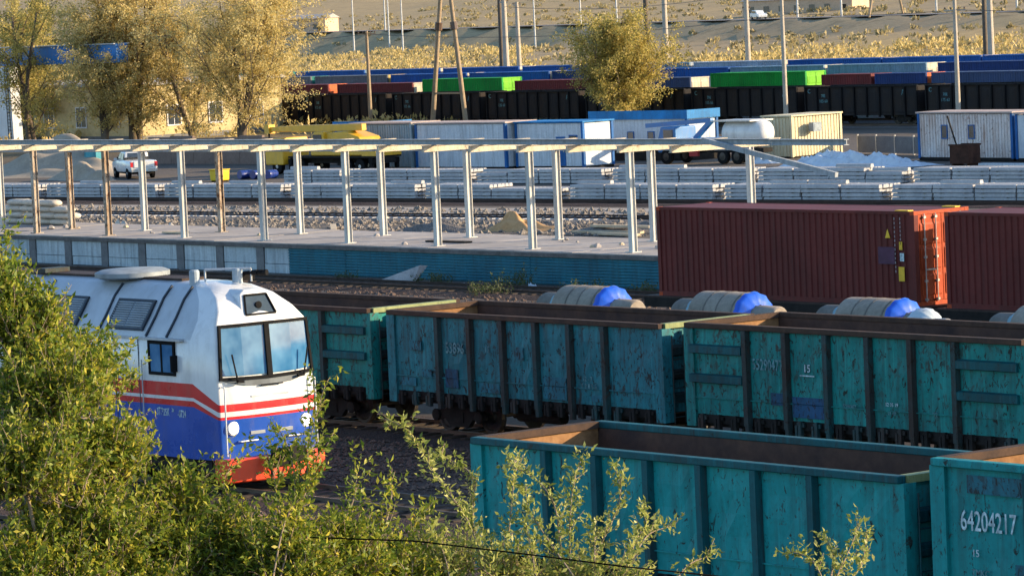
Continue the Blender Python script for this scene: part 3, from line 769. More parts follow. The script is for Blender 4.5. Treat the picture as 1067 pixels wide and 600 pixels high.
# ================================================================ CONTAINERS, FLAT WAGONS, ROLLS
def flat_wagon(label, ua, ub, v, deck=1.30, group='flat wagons'):
    dz = max(0, deck-1.42); deck -= dz
    L = ub-ua; t = thing('flat_wagon', label, 'wagon', ((ua+ub)/2, v, dz), 0, group); H = L/2
    def fr_(m):
        for s in (-1, 1): m.box(-H, H, s*1.32-.08, s*1.32+.08, deck-.38, deck-.06)
        m.prism([(-H,deck-.30),(-H,deck-.06),(H,deck-.06),(H,deck-.30),(H-3.4,deck-.36),(H-4.6,deck-.66),(-H+4.6,deck-.66),(-H+3.4,deck-.36)], 'xz', -.2, .2)
    part('frame', ('flatf', round(L,2), deck), fr_, M['under'], t)
    part('deck', ('deck', round(L,2), deck), lambda m: m.box(-H, H, -1.4, 1.4, deck-.055, deck), M['rail_dark'], t)
    for s in (-1, 1): bogie(t, s*(H-2.1)); coupler(t, s*(H-.05), s)
    return t
def corrug(L, h, sgn):
    def fn(m):
        pitch = .278; n = int((L-.3)/pitch); x0 = -n*pitch/2; prof = [(-L/2+.08, 0)]
        for i in range(n):
            a = x0+i*pitch; prof += [(a, 0), (a+.07, 0), (a+.104, .036), (a+.174, .036), (a+.208, 0)]
        prof.append((L/2-.08, 0)); k = len(prof)
        vs_ = [(x, y*1.0, .16) for x, y in prof]+[(x, y*1.0, h-.10) for x, y in prof]
        m.add(vs_, [(i, i+1, k+i+1, k+i) for i in range(k-1)])
    return fn
def container(name, label, ua, ub, v, z, h, mats, doorm, group, near=True, door_gear=True, rz=0.0):
    """shipping container with corrugated sides and its doors at the +X end"""
    L = ub-ua; W = 1.219
    t = thing(name, label, 'container', ((ua+ub)/2, v, z), rz, group); H = L/2; mt = mats
    for s in (-1, 1):
        part('side_wall', ('cside', round(L,2), h), corrug(L, h, 1), mt, t, (0, s*(W-.04), 0), 0 if s < 0 else math.pi)
        part('bottom_rail', ('brail', round(L,2)), lambda m: m.box(-H+.16, H-.16, -.03, .03, .0, .16), mt, t, (0, s*(W-.03), 0))
        part('top_rail', ('trail', round(L,2), h), lambda m: m.box(-H+.16, H-.16, -.03, .03, h-.10, h), mt, t, (0, s*(W-.03), 0))
        for e in (-1, 1):
            part('corner_post', ('cpst', h), lambda m: m.box(-.08, .08, -.09, .09, .12, h-.12), mt, t, (e*(H-.08), s*(W-.09), 0))
            for z_ in (.06, h-.06):
                part('corner_casting', 'ccast', lambda m: m.box(-.092, .092, -.083, .083, -.063, .063), doorm if near else mt, t, (e*(H-.088), s*(W-.079), z_))
    part('roof', ('croof', round(L,2), h), lambda m: m.box(-H+.02, H-.02, -W+.07, W-.07, h-.06, h-.012), mt, t)
    part('floor', ('cfloor', round(L,2)), lambda m: m.box(-H+.02, H-.02, -W+.07, W-.07, .04, .14), M['under'], t)
    def back(m):
        prof = []; n = 8; p = 2*(W-.2)/n
        for i in range(n): a = -W+.2+i*p; prof += [(a,0),(a+p*.3,0),(a+p*.45,.045),(a+p*.75,.045),(a+p*.9,0)]
        k = len(prof); m.add([(y, x, .16) for x, y in prof]+[(y, x, h-.1) for x, y in prof], [(i, i+1, k+i+1, k+i) for i in range(k-1)])
    part('end_wall', ('cend', h), back, mt, t, (-H+.03, 0, 0))
    for s in (-1, 1):
        def dr(m):
            m.box(-.03, .03, .015, W-.18, .15, h-.13); 
            for z_ in (.32, .32+(h-.7)*.36, .32+(h-.7)*.70):
                m.prism([(.03, z_), (.055, z_+.03), (.055, z_+(h-.7)*.27), (.03, z_+(h-.7)*.30)], 'xz', .10, W-.26)
        d = part('door', ('cdoor', h, s), (dr if s > 0 else lambda m: (dr(m), [m.v.__setitem__(i, (p[0], -p[1], p[2])) for i, p in enumerate(m.v)])), doorm, t, (H-.05, 0, 0))
        if door_gear:
            for y in (.30, .80):
                b = part('locking_bar', ('lbar', h), lambda m: (m.tube((.085, 0, .12), (.085, 0, h-.10), .02, n=7), [m.box(.05, .12, -.05, .05, z_, z_+.07) for z_ in (.16, .75, h*.5, h-.95, h-.24)]), M['galv'], d, (0, s*y, 0))
            part('door_handle', 'dhand', lambda m: m.box(.07, .11, -.02, .46, 0, .05), M['galv'], d, (0, s*.32 if s > 0 else -.78, 1.12))
    part('door_header', ('dhead', h), lambda m: m.box(-.07, .02, -W+.17, W-.17, h-.12, h-.002), doorm, t, (H-.02, 0, 0))
    part('door_sill', 'dsill', lambda m: m.box(-.07, .02, -W+.17, W-.17, .0, .14), doorm, t, (H-.02, 0, 0))
    return t
M['galv'] = plain('galvanised', (.42,.40,.37), .45, .25, 8, .3)
def contmat(n, c, c2=None): return worn(n, c, c2=c2 or tuple(x*.72 for x in c), amt=.35, streak=.25, r=.6, chips=.70, scale=.8)
C_MAR = contmat('maroon_container_paint', (.150,.026,.022)); C_MARD = contmat('sunlit_maroon_door', (.48,.075,.022))  # second tone is the same maroon with the sun's orange light painted in
M['dim_print'] = plain('dim_print', (.26,.20,.20), .7, .4, 20)
M['yellow'] = plain('yellow_label', (.70,.42,.02), .6, .15, 6)
GC = 'maroon containers on flat wagons'
flat_wagon('flat wagon under the maroon container beside the platform', -104.9, -91.3, T_BOX, 1.42)
flat_wagon('flat wagon under the maroon container cut by the right edge', -90.8, -77.2, T_BOX, 1.42)
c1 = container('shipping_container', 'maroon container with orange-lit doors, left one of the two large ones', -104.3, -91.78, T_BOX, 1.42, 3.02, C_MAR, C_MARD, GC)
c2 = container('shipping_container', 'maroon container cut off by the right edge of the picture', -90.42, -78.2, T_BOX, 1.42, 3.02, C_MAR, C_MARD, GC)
for c in (c1,):
    y = -1.219+.035-.003
    def flatp(nm, x, z, w_, h, m): part(nm, ('flat', w_, h), lambda q: q.box(-w_/2, w_/2, -.003, .003, -h/2, h/2), m, c, (x, -1.225, z))
    flatp('yellow_label', 5.62, 1.02, .26, .46, M['yellow']); flatp('yellow_label', 5.62, 1.92, .14, .26, M['yellow'])
    m = MB(); m.add([(4.92,-1.227,2.16),(5.16,-1.227,2.16),(5.04,-1.227,2.46)], [(0,1,2)]); m.build('warning_triangle', M['yellow'], c)
    flatp('white_label', 5.66, 1.56, .18, .26, M['white_print'])
    for k in range(13): part('lettering', 'vch', lambda q: (q.box(-.022,.022,-.003,.003,-.04,.04)), M['dim_print'], c, (5.36, -1.225, 2.78-k*.14))
    for k in range(7): part('lettering', 'vch', lambda q: (q.box(-.022,.022,-.003,.003,-.04,.04)), M['dim_print'], c, (5.62, -1.225, 2.78-k*.13))
    flatp('faded_patch', 4.95, 1.60, .75, .55, plain('dull_patch', (.07,.022,.05), .7))
    m = MB(); m.box(.10, .14, -.42, .25, 1.40, 1.78); m.build('yellow_plate', M['yellow'], c, (6.0, 0, 0))
    m = MB(); m.box(.10, .13, .30, .62, 1.02, 1.30); m.build('door_label', M['white_print'], c, (6.0, 0, 0))
    for k in (-1, 1):
        m = MB(); m.box(-.05, .55, -.12, .12, -.02, .02); m.build('yellow_corner', M['yellow'], c, (5.4, k*1.05, 3.03))

# rolling-mill rolls wrapped in hessian and blue sheet, on a flat wagon
HESS = rusty('hessian_wrap', (.27,.225,.18), (.40,.34,.28), .95, 1.5)
HESS2 = rusty('dark_hessian', (.16,.14,.12), (.24,.21,.18), .95, 2)
BLUES = gloss('blue_sheet', (.012,.10,.62), .3, .3); WHS = gloss('white_sheet', (.55,.62,.66), .35, .2); TEALS = gloss('pale_teal_sheet', (.16,.30,.34), .4, .1)
flat_wagon('flat wagon carrying wrapped rolls behind the teal wagons', -98.5, -85.1, T_ROLL, 1.30)
flat_wagon('flat wagon carrying wrapped rolls, nearer to the right edge', -84.3, -70.9, T_ROLL, 1.30)
def roll(x, label, white=False):
    t = thing('wrapped_roll', label, 'roll', (x, T_ROLL, 2.29), 0, 'wrapped rolls on flat wagons')
    def pleat(m, prof, n, amp):
        k = 40; vs_ = []
        for a, r in prof:
            for i in range(k):
                th = 2*math.pi*i/k; rr = r+amp*math.cos(th*n)*(1 if r > .1 else 0)
                vs_.append((a, math.cos(th)*rr, math.sin(th)*rr))
        m.add(vs_, [(j*k+i, j*k+(i+1) % k, (j+1)*k+(i+1) % k, (j+1)*k+i) for j in range(len(prof)-1) for i in range(k)])
    m = MB(); m.lathe((0,0,0), (1,0,0), [(-1.05,.0),(-1.05,.70),(-1.0,.745),(0,.755),(.98,.745),(1.05,.72),(1.05,.0)], 40); o = m.build('barrel', HESS, t); shade(o.data)
    for xx_ in (-.35, .2, .85):
        m = MB(); m.lathe((xx_,0,0), (1,0,0), [(-.025,.70),(-.025,.762),(.025,.762),(.025,.70)], 40); m.build('strap', HESS2, o)
    m = MB(); pleat(m, [(.98,.768),(1.10,.755),(1.16,.70),(1.24,.52),(1.30,.40)], 13, .022); o = m.build('blue_wrap', BLUES, t); shade(o.data, 60)
    m = MB(); m.lathe((0,0,0), (1,0,0), [(-2.1,.0),(-2.1,.46),(-2.0,.50),(-1.06,.52),(-1.06,0)], 32); o = m.build('neck', HESS2, t); shade(o.data)
    m = MB(); pleat(m, [(-1.35,.54),(-1.12,.56),(-1.04,.62)], 11, .012); o = m.build('wrap', TEALS, t); shade(o.data, 60)
    m = MB(); m.lathe((0,0,0), (1,0,0), [(1.06,.0),(1.06,.38),(1.42,.40),(2.1,.39),(2.18,.34),(2.18,0)], 32); o = m.build('neck', HESS, t); shade(o.data)
    if white:
        m = MB(); pleat(m, [(1.62,.50),(1.75,.52),(2.02,.50),(2.22,.38),(2.32,.26)], 15, .022); o = m.build('white_wrap', WHS, t); shade(o.data, 60)
        m = MB(); m.lathe((0,0,0), (1,0,0), [(2.2,.0),(2.2,.27),(2.72,.27),(2.78,.22),(2.78,0)], 20); m.build('shaft_end', M['galv'], t)
    for xx_ in (-1.6, 1.6):
        m = MB(); m.box(xx_-.25, xx_+.25, -.75, .75, -.99, -.47); m.build('cradle', M['wood_sleeper'], t)
    return t
roll(-93.05, 'hessian roll with blue wrap left of the maroon container')
roll(-86.8, 'hessian roll with blue wrap below the left part of the maroon container')
roll(-80.65, 'hessian roll with blue wrap and pleated white shaft end', True)
roll(-73.9, 'hessian roll just entering at the right edge')

# ================================================================ FAR TRAINS
BLK = worn('black_wagon_paint', (.020,.020,.023), c2=(.032,.024,.020), amt=.5, streak=.4, rust=(.06,.030,.018)); BLK2 = worn('black_post_paint', (.014,.014,.016), amt=.4, streak=.4)
def far_gondola(i, ua, label):
    ua = ua-.6
    t = thing('coal_wagon', label, 'wagon', (ua+6.65, 229.1, 0), 0, 'black open wagons in the far train'); H = 6.65; W = 1.5
    cuts = [-H+13.3*k/9 for k in range(10)]
    for s in (-1, 1):
        for k in range(9):
            ww = round(cuts[k+1]-cuts[k], 3)
            def pn(m):
                m.box(.0, ww, 0, .05, 1.0, 3.30)
                m.add([(ww*.2,-.03,1.3),(ww*.8,-.03,1.3),(ww*.62,-.03,2.8),(ww*.38,-.03,2.8),(ww*.1,0,1.15),(ww*.9,0,1.15),(ww*.7,0,3.1),(ww*.3,0,3.1)], [(0,1,2,3),(4,5,1,0),(5,6,2,1),(6,7,3,2),(7,4,0,3)])
            part('side_panel', ('fpan', ww), pn, BLK, t, (cuts[k] if s < 0 else cuts[k+1], s*W, 0), 0 if s < 0 else math.pi)
        for k in range(10):
            part('post', 'fpost', lambda m: m.prism([(-.09,0),(-.07,-.14),(.07,-.14),(.09,0)], 'xy', .85, 3.31), BLK2, t, (max(-H+.1, min(H-.1, cuts[k])), s*W, 0), 0 if s < 0 else math.pi)
        part('top_chord', 'fchord', lambda m: m.box(-H, H, -.13, .06, 3.30, 3.42), BLK2, t, (0, s*W, 0), 0 if s < 0 else math.pi)
    for s in (-1, 1): part('end_wall', 'fend', lambda m: m.box(-.04, .04, -1.44, 1.44, 1.0, 3.38), BLK, t, (s*(H-.04), 0, 0))
    part('floor', 'ffloor', lambda m: m.box(-H+.1, H-.1, -1.4, 1.4, 1.0, 1.1), M['under'], t)
    for s in (-1, 1): bogie(t, s*4.4)
    text_side('lettering', 'C', .5, M['faded_print'], t, (cuts[0]+.55, -W-.05, 3.0), bold=.008)
    text_side('lettering', '70E', .34, M['faded_print'], t, (cuts[1]+.75, -W-.05, 2.62), bold=.008)
    text_side('lettering', '1%d5 6%d' % (i % 9, (i*3) % 9), .36, M['faded_print'], t, (cuts[1]+.75, -W-.05, 2.18), bold=.006)
    text_side('lettering', 'А', .6, M['faded_print'], t, (cuts[8]-.2, -W-.05, 2.8), bold=.004)
ordn = ['first','second','third','fourth','fifth','sixth','seventh','eighth','ninth','tenth','eleventh','twelfth','thirteenth','fourteenth','fifteenth','sixteenth','seventeenth','eighteenth','nineteenth','twentieth','twenty-first','twenty-second','twenty-third','twenty-fourth','twenty-fifth','twenty-sixth','twenty-seventh','twenty-eighth','twenty-ninth','thirtieth','thirty-first','thirty-second','thirty-third','thirty-fourth','thirty-fifth']
NW = 9
for i in range(NW): far_gondola(i, -330.6+14.2*i, 'black open wagon, %s from the left in the far train' % ordn[i])

C_GRN = contmat('green_container_paint', (.008,.34,.045)); C_GRND = contmat('bright_green_door_paint', (.20,.62,.03)); C_BLU = contmat('blue_container_paint', (.012,.105,.38)); C_NAVY = contmat('navy_container_paint', (.020,.050,.18)); C_SLATE = contmat('slate_container_paint', (.055,.085,.18))
C_WHT = contmat('white_container_paint', (.42,.48,.55)); C_WHTD = contmat('cream_door_paint', (.72,.62,.48)); C_GRY = contmat('grey_container_paint', (.16,.18,.20)); C_TEAL = contmat('teal_container_paint', (.02,.25,.20)); C_RED = contmat('red_container_paint', (.19,.030,.030)); C_ORG = contmat('orange_door_paint', (.75,.16,.05)); C_YEL = contmat('yellow_door_paint', (.75,.52,.16)); C_LBL = contmat('pale_blue_container_paint', (.20,.32,.42))
GF = 'containers of the far trains'
ROW1 = [(-334.0,'red',C_RED,C_ORG,'dark red container with orange door end at the left of the far train'),
        (-320.3,'red',C_RED,C_WHTD,'long dull red container with pale door end, left part of far train'),
        (-306.5,'g',C_GRN,C_GRND,'left one of the two vivid green containers in the far train'),
        (-292.4,'r',C_RED,C_RED,'dull red container right of the left green one'),
        (-279.9,'n',C_SLATE,C_WHTD,'slate container with white door end left of the right green one'),
        (-265.0,'g',C_GRN,C_GRND,'right one of the two vivid green containers in the far train'),
        (-250.8,'r',C_RED,C_RED,'short dark red container right of the right green one'),
        (-244.3,'b',C_NAVY,C_ORG,'short blue container with orange and white door end'),
        (-237.6,'n',C_SLATE,C_SLATE,'slate blue container at the right of the far train'),
        (-224.8,'n',C_SLATE,C_SLATE,'slate blue container cut by the right edge')]
LEN1 = [12.2,12.2,12.2,12.2,12.2,12.2,6.06,6.06,12.2,12.2]
for (u, kx, a, b, lab), L in zip(ROW1, LEN1):
    hh = 2.9 if kx == 'g' else 2.59
    container('shipping_container', lab, u, u+L, 235.2, 1.58, hh, a, b, GF, near=False, door_gear=False)
ROW2 = [(-347.0,C_GRY,C_TEAL,'grey container in the second far row, left end'),(-334.0,C_GRY,C_YEL,'grey container with yellow door end in the second far row'),(-321.2,C_BLU,C_WHTD,'deep blue container right of the yellow door end'),(-308.5,C_BLU,C_WHTD,'deep blue container behind the left green one'),(-295.8,C_NAVY,C_WHTD,'navy container left of the lone tree'),(-283.0,C_BLU,C_BLU,'blue container hidden behind the lone tree'),(-270.5,C_LBL,C_WHTD,'pale blue container right of the lone tree'),(-257.8,C_LBL,C_WHTD,'pale grey-blue container with white door end behind the red one'),(-244.2,C_NAVY,C_NAVY,'navy container in the second far row, right'),(-231.4,C_NAVY,C_NAVY,'navy container in the second far row at the right edge')]
for u, a, b, lab in ROW2: container('shipping_container', lab, u, u+12.2, 242.5, 1.87, 2.9, a, b, GF, near=False, door_gear=False)
ROW3 = [(-361.4,C_TEAL,C_TEAL,'teal container at the left end of the rearmost row'),(-348.6,C_BLU,C_LBL,'blue container of the rearmost row, left'),(-335.8,C_BLU,C_WHTD,'blue container of the rearmost row behind the tall pole'),(-323,C_BLU,C_WHTD,'blue container of the rearmost row behind the twin legs'),(-310.2,C_BLU,C_WHTD,'blue container of the rearmost row behind the concrete mast'),(-297.4,C_LBL,C_WHT,'pale container of the rearmost row, left of the lone tree'),(-284.6,C_WHT,C_WHTD,'white container of the rearmost row right of the lone tree'),(-271.6,C_BLU,C_WHTD,'bright blue container behind the right green one'),(-259.2,C_BLU,C_WHTD,'bright blue container with small white end label, rearmost row'),(-246.8,C_BLU,C_BLU,'bright blue container of the rearmost row, right'),(-234.2,C_BLU,C_BLU,'bright blue container of the rearmost row at the right edge')]
for u, a, b, lab in ROW3: container('shipping_container', lab, u, u+12.2, 250.5, 2.17, 2.9, a, b, GF, near=False, door_gear=False)
for r_, v, dk in ((0, 235.2, 1.58), (1, 242.5, 1.87), (2, 250.5, 2.17)):
    for i in range(9):
        flat_wagon('low flat wagon, %s from the left in far container row %s' % (ordn[i], ('nearest','middle','rearmost')[r_]), -339+14.2*i, -339+14.2*i+13.4, v, dk, 'flat wagons of the far trains')
# ================================================================ MIDDLE GROUND
from mathutils import noise as mnoise
def stack_row(org, rz, n, label_row, gaps, grp):
    x = 0.0; c, s = math.cos(rz), math.sin(rz); rnd = random.Random(len(label_row)); idx = 0
    for i in range(n):
        wx, wy = org[0]+c*x, org[1]+s*x
        t = thing('sleeper_stack', 'stack of concrete sleepers, %s from the left in the %s row' % (ordn[i], label_row), 'sleeper stack', (wx, wy, 0), rz, grp)
        def slp(m): m.prism([(0,0),(.30,0),(.28,.14),(.25,.19),(.05,.19),(.02,.14)], 'yz', 0, 2.66)
        lay = 4 if rnd.random() < .9 else 3
        for k in range(lay):
            part('sleeper', 'csl', slp, M['conc_sleeper'], t, (rnd.uniform(-.05,.05), rnd.uniform(-.02,.02), .05+k*.225))
            for sx_ in (.45, 2.1): part('spacer', 'spc', lambda m: m.box(0, .1, -.04, 2.0, 0, .034), M['wood_sleeper'], t, (sx_, 0, .013+k*.225))
        for j in range(1, 6): part('sleeper', 'csl', slp, M['conc_sleeper'], t, (rnd.uniform(-.06,.06), j*.33+rnd.uniform(-.015,.015), .05+(lay-1)*.225))
        mb = MB()
        for k in range(lay-1):
            for j in range(1, 6):
                e = rnd.uniform(-.05, .05); mb.prism([(j*.33,.05+k*.225),(j*.33+.30,.05+k*.225),(j*.33+.28,.19+k*.225),(j*.33+.02,.19+k*.225)], 'yz', e, 2.66+e)
        tag(mb.build('inner_sleepers', M['conc_sleeper'], t), kind='stuff')
        if rnd.random() < .3: part('sleeper', 'csl', slp, M['conc_sleeper'], t, (.1, .5, .05+lay*.225))
        x += 2.78 if (i % 4) != gaps else 3.6
stack_row((-236, 140.6), math.radians(6.8), 32, 'nearer', 2, 'sleeper stacks in the nearer row')
stack_row((-222, 157.4), math.radians(7.0), 23, 'farther', 1, 'sleeper stacks in the farther row')

WHITEP = worn('white_cabin_panel', (.62,.66,.70), c2=(.52,.57,.62), amt=.4, streak=.3, r=.55, chips=.68, rust=(.25,.20,.16)); BLUEP = worn('blue_cabin_trim', (.015,.14,.42), amt=.3, streak=.2); BRIGHTB = worn('bright_blue_roof', (.012,.22,.55), amt=.2, streak=.2, chips=.74)
RUSTW = worn('rust_streaked_white', (.76,.69,.66), c2=(.62,.52,.47), rust=(.25,.10,.05), amt=.8, streak=.55, chips=.58, dirt=(.32,.16,.09)); PINKR = rusty('faded_roof', (.42,.33,.30), (.55,.45,.40), .9, .8)
CRM = worn('cream_container', (.66,.58,.38), c2=(.56,.48,.31), amt=.6, streak=.4, chips=.66, rust=(.35,.17,.06), dirt=(.38,.22,.10)); PBLUE = worn('pale_blue_container', (.36,.46,.50), c2=(.28,.38,.43), amt=.4, streak=.3)
WDARK = plain('dark_window', (.03,.04,.05), .15, .3, 3, 0, .8)
def cabin(name, label, cat, x, y, L, D, h, wall, trim, roofm, rz=math.radians(5), base=.25, fascia=None, windows=(), door=None, pan=1.15, corrugated=False, grp='site cabins and containers behind the sleepers'):
    t = thing(name, label, cat, (x, y, 0), rz, grp); n = max(2, round(L/pan)); w_ = round((L-.24)/n, 4)
    for k in range(n):
        a = .12+k*w_
        def wp(m):
            if corrugated:
                q = w_/4
                for g in range(4): m.box(g*q+.02, g*q+q*.55, -.035, .03, base+.02, h-.06)
                m.box(0, w_, .0, .03, base, h-.05)
            else: m.box(.008, w_-.008, -.02, .03, base, h-.05)
        part('wall_panel', ('cw', w_, h, base, corrugated), wp, wall, t, (a, 0, 0)); part('wall_panel', ('cw', w_, h, base, corrugated), wp, wall, t, (a+w_, D, 0), math.pi)
    for yy, e in ((0, 0),):
        nd = max(2, round(D/pan)); wd = round((D-.1)/nd, 4)
        for k in range(nd):
            for xe, rr in ((0.06, -math.pi/2), (L-.06, math.pi/2)):
                def wq(m):
                    if corrugated:
                        q = wd/4
                        for g in range(4): m.box(g*q+.02, g*q+q*.55, -.035, .03, base+.02, h-.06)
                        m.box(0, wd, .0, .03, base, h-.05)
                    else: m.box(.008, wd-.008, -.02, .03, base, h-.05)
                part('wall_panel', ('cq', wd, h, base, corrugated), wq, wall, t, (xe, .05+wd*k+(wd if rr < 0 else 0), 0), rr)
    for cx in (0, L):
        for cy in (0, D): part('corner_post', ('cbp', h, base), lambda m: m.box(-.10, .10, -.10, .10, base-.05, h), trim, t, (cx+(.06 if cx == 0 else -.06), cy+(.02 if cy == 0 else -.02), 0))
    part('roof', ('crf', L, D, h), lambda m: m.box(-.12, L+.12, -.15, D+.12, h, h+.10), roofm, t)
    part('base_frame', ('cbf', L, D, base), lambda m: (m.box(0, L, -.03, .12, .04, base-.005), m.box(0, L, D-.12, D+.03, .04, base-.005), [m.box(L*k/4-.12 if k else 0, L*k/4+.12, .12, D-.12, .02, base-.02) for k in range(5)]), M['under'], t)
    if fascia:
        part('roof_fascia', ('fas', L, D, h), lambda m: (m.box(-.14, L+.14, -.20, -.155, h-.30, h+.32), m.box(L+.145, L+.19, -.20, D+.14, h-.30, h+.32)), fascia, t)
    for wx, wz, ww, wh in windows:
        f = part('window', ('win', ww, wh), lambda m: m.box(0, ww, -.05, .0, 0, wh), WDARK, t, (wx, -.02, wz)); part('window_frame', ('winf', ww, wh), lambda m: (m.box(-.05, ww+.05, -.065, 0, -.06, 0), m.box(-.05, ww+.05, -.065, 0, wh, wh+.06), m.box(-.05, 0, -.065, 0, 0, wh), m.box(ww, ww+.05, -.065, 0, 0, wh)), trim, f)
    if door:
        f = part('door', ('cdr', door), lambda m: m.box(0, .85, -.06, 0, base+.02, base+2.0), trim, t, (door, -.02, 0)); part('handle', 'chn', lambda m: m.box(.70, .78, -.11, -.06, 1.2, 1.32), M['galv'], f)
    return t
cabin('site_container', 'pale blue ribbed container behind the yellow crane truck', 'container', -233.0, 171.3, 6.4, 2.6, 3.3, PBLUE, PBLUE, PINKR, corrugated=True)
cabin('site_cabin', 'long white flat-roofed cabin with blue corner posts right of the crane truck', 'cabin', -226.2, 171.9, 9.2, 2.8, 3.25, WHITEP, BLUEP, PINKR, windows=((3.0,1.5,.5,.5),))
cabin('site_cabin', 'white cabin with blue posts between the long cabin and blue-roofed one', 'cabin', -216.8, 173.4, 6.6, 2.8, 3.2, WHITEP, BLUEP, BRIGHTB, windows=((5.3,1.7,.7,.6),), door=4.0)
cabin('site_cabin', 'white cabin with a bright blue roof edge standing on legs', 'cabin', -220.6, 183.4, 9.4, 3.0, 3.2, WHITEP, BLUEP, BRIGHTB, base=.85, fascia=BRIGHTB, windows=((3.6,1.55,.55,.45),(5.6,1.55,.55,.45)))
cabin('site_container', 'cream ribbed container with a sunlit side right of the tank truck', 'container', -206.4, 186.9, 2.7, 5.0, 2.85, CRM, CRM, CRM, corrugated=True, base=.12)
cabin('site_container', 'white container streaked with rust and with two small windows', 'container', -189.2, 185.0, 9.0, 2.6, 3.1, RUSTW, BLUEP, PINKR, rz=math.radians(-3), corrugated=True, windows=((2.3,1.5,.5,.8),(4.9,1.5,.5,.8)))
cabin('site_container', 'clean white-blue container cut off by the right edge', 'container', -179.6, 184.2, 9.0, 2.6, 3.05, WHITEP, BLUEP, PINKR, rz=math.radians(-2))
o = cabin('tool_kiosk', 'small kiosk with a blue roof just behind the crane boom', 'kiosk', -241.6, 176.2, 5.4, 2.4, 2.95, PBLUE, BLUEP, BRIGHTB, grp=None, fascia=BRIGHTB)
m = MB(); m.box(0, .5, 0, .75, 0, .62); m.box(.5, .515, .1, .65, .08, .54)
tag(soften(m.build('air_conditioner', plain('air_con_grey', (.25,.30,.33), .6), None, (-203.63, 188.6, 1.75)), .02), 'grey air conditioner box fixed to the cream container', 'air conditioner')

# blue and white tank truck
tt = thing('tank_truck', 'blue and white tank truck with a folded arm, left of cream container', 'truck', (-204.6, 180.2, 0), math.radians(5))
TB = gloss('truck_blue', (.012,.16,.42), .4, .1)
m = MB(); m.lathe((.6,1.2,2.05), (1,0,0), [(0,.0),(.08,.45),(.35,.82),(.9,.95),(3.1,.95),(3.7,.80),(3.95,.45),(4.02,0)], 24); o = m.build('tank', gloss('tank_white', (.74,.73,.70), .4, .1), tt); shade(o.data, 50)
m = MB(); m.box(-4.6, 4.4, .75, 1.65, .75, 1.05); m.build('chassis', M['under'], tt)
m = MB(); m.prism([(-4.9,.8),(-4.9,1.7),(-4.6,2.55),(-3.2,2.55),(-3.2,.8)], 'xz', .15, 2.25); o = soften(m.build('cab', TB, tt), .08, 2)
m = MB(); m.box(-4.3, -3.4, .13, .16, 1.75, 2.35); m.build('cab_window', WDARK, tt)
m = MB(); m.box(-2.9, .3, .3, 2.1, 1.06, 1.75); m.build('pump_body', TB, tt)
m = MB(); m.beam((-6.6,.9,2.62), (-.4,.9,2.95), .28, .30); m.beam((-.4,.9,2.95), (-2.0,.9,1.7), .3, .3); m.build('arm', TB, tt)
m = MB(); m.box(.3, 3.9, .05, 2.35, 2.86, 2.95); m.build('walkway', M['galv'], tt)
m = MB(); m.box(-1.9, -1.1, .1, .3, .55, 1.3); m.build('red_box', plain('red_box_paint', (.32,.02,.02), .6), tt)
for x in (-4.1, 1.2, 2.5):
    for y in (.25, 2.15):
        w1 = MB(); w1.lathe((x,y-.15,.52), (0,1,0), [(0,.30),(0,.50),(.05,.52),(.25,.52),(.30,.50),(.30,.30)], 20); wh = w1.build('wheel', M['black'], tt)
        w2 = MB(); w2.lathe((x,y-.17,.52), (0,1,0), [(0,.05),(.02,.28),(.32,.28),(.34,.05)], 14); w2.build('rim', M['wheel'], wh)

# heap of plastic sheet, low fence, bin, loose boards
def heap(name, label, cat, x, y, sx, sy, h, mat, seed, rz=0.0, rough=.35, n=34, spiky=2.6):
    r = random.Random(seed); ph = [(r.uniform(.8,spiky), r.uniform(.8,spiky), r.uniform(0,6), r.uniform(0,6)) for _ in range(6)]; vs_ = []
    bl = [(r.uniform(-.75,.75), r.uniform(-.6,.6), r.uniform(.2,.5), r.uniform(.5,1)) for _ in range(9)]
    for j in range(n+1):
        for i in range(n+1):
            a, b = -1+2*i/n, -1+2*j/n; rr = math.hypot(a, b)
            z = sum(k*math.exp(-((a-p)**2+(b-q)**2)/(s*s)) for p, q, s, k in bl)/2.2
            z = z*max(0, 1-rr**2.4)
            for k, (fx_, fy_, p1, p2) in enumerate(ph): z *= 1+rough*.35*math.sin(a*fx_*5+p1+2*math.sin(b*3+p2))*math.sin(b*fy_*5+p2)
            if cat == 'heap':
                q = Vector((a*sx*1.1, b*sy*1.1, seed)); e = max(0, 1-rr**3)
                z = min(1.0, z)**.6*.50*e+e*(.10*mnoise.noise(q*1.1)+.13*(.5-abs(mnoise.noise(q*2.0)))+.07*(.5-abs(mnoise.noise(q*4.5)))+.03*mnoise.noise(q*9))
            vs_.append((a*sx*(1+.12*math.sin(5*b+seed)), b*sy*(1+.12*math.sin(4*a+seed)), max(z, 0)*h-.03))
    m = MB(); m.add(vs_, [(j*(n+1)+i, j*(n+1)+i+1, (j+1)*(n+1)+i+1, (j+1)*(n+1)+i) for j in range(n) for i in range(n)])
    o = m.build(name, mat, None, (x, y, 0)); o.rotation_euler.z = rz; shade(o.data, 120)
    return tag(o, label, cat)
SHEET = gloss('pale_plastic_sheet', (.62,.68,.74), .45, 0)
heap('sheet_heap', 'crumpled heap of pale plastic sheeting between cream and rusty containers', 'heap', -189.2, 179.2, 6.6, 1.9, 2.1, SHEET, 5, math.radians(14), .9, 110, 4.2)
heap('sheet_heap', 'small crumpled plastic heap in front of the cream container', 'heap', -200.8, 182.0, 1.8, 1.0, .9, SHEET, 9, .1, 1.0, 50, 4)
SAND = rusty('sand', (.34,.28,.21), (.44,.37,.28), .95, .8)
heap('sand_mound', 'grey sand mound at the left edge behind the posts', 'mound', -262, 163, 10, 4.5, 2.5, SAND, 3, math.radians(10), .25)
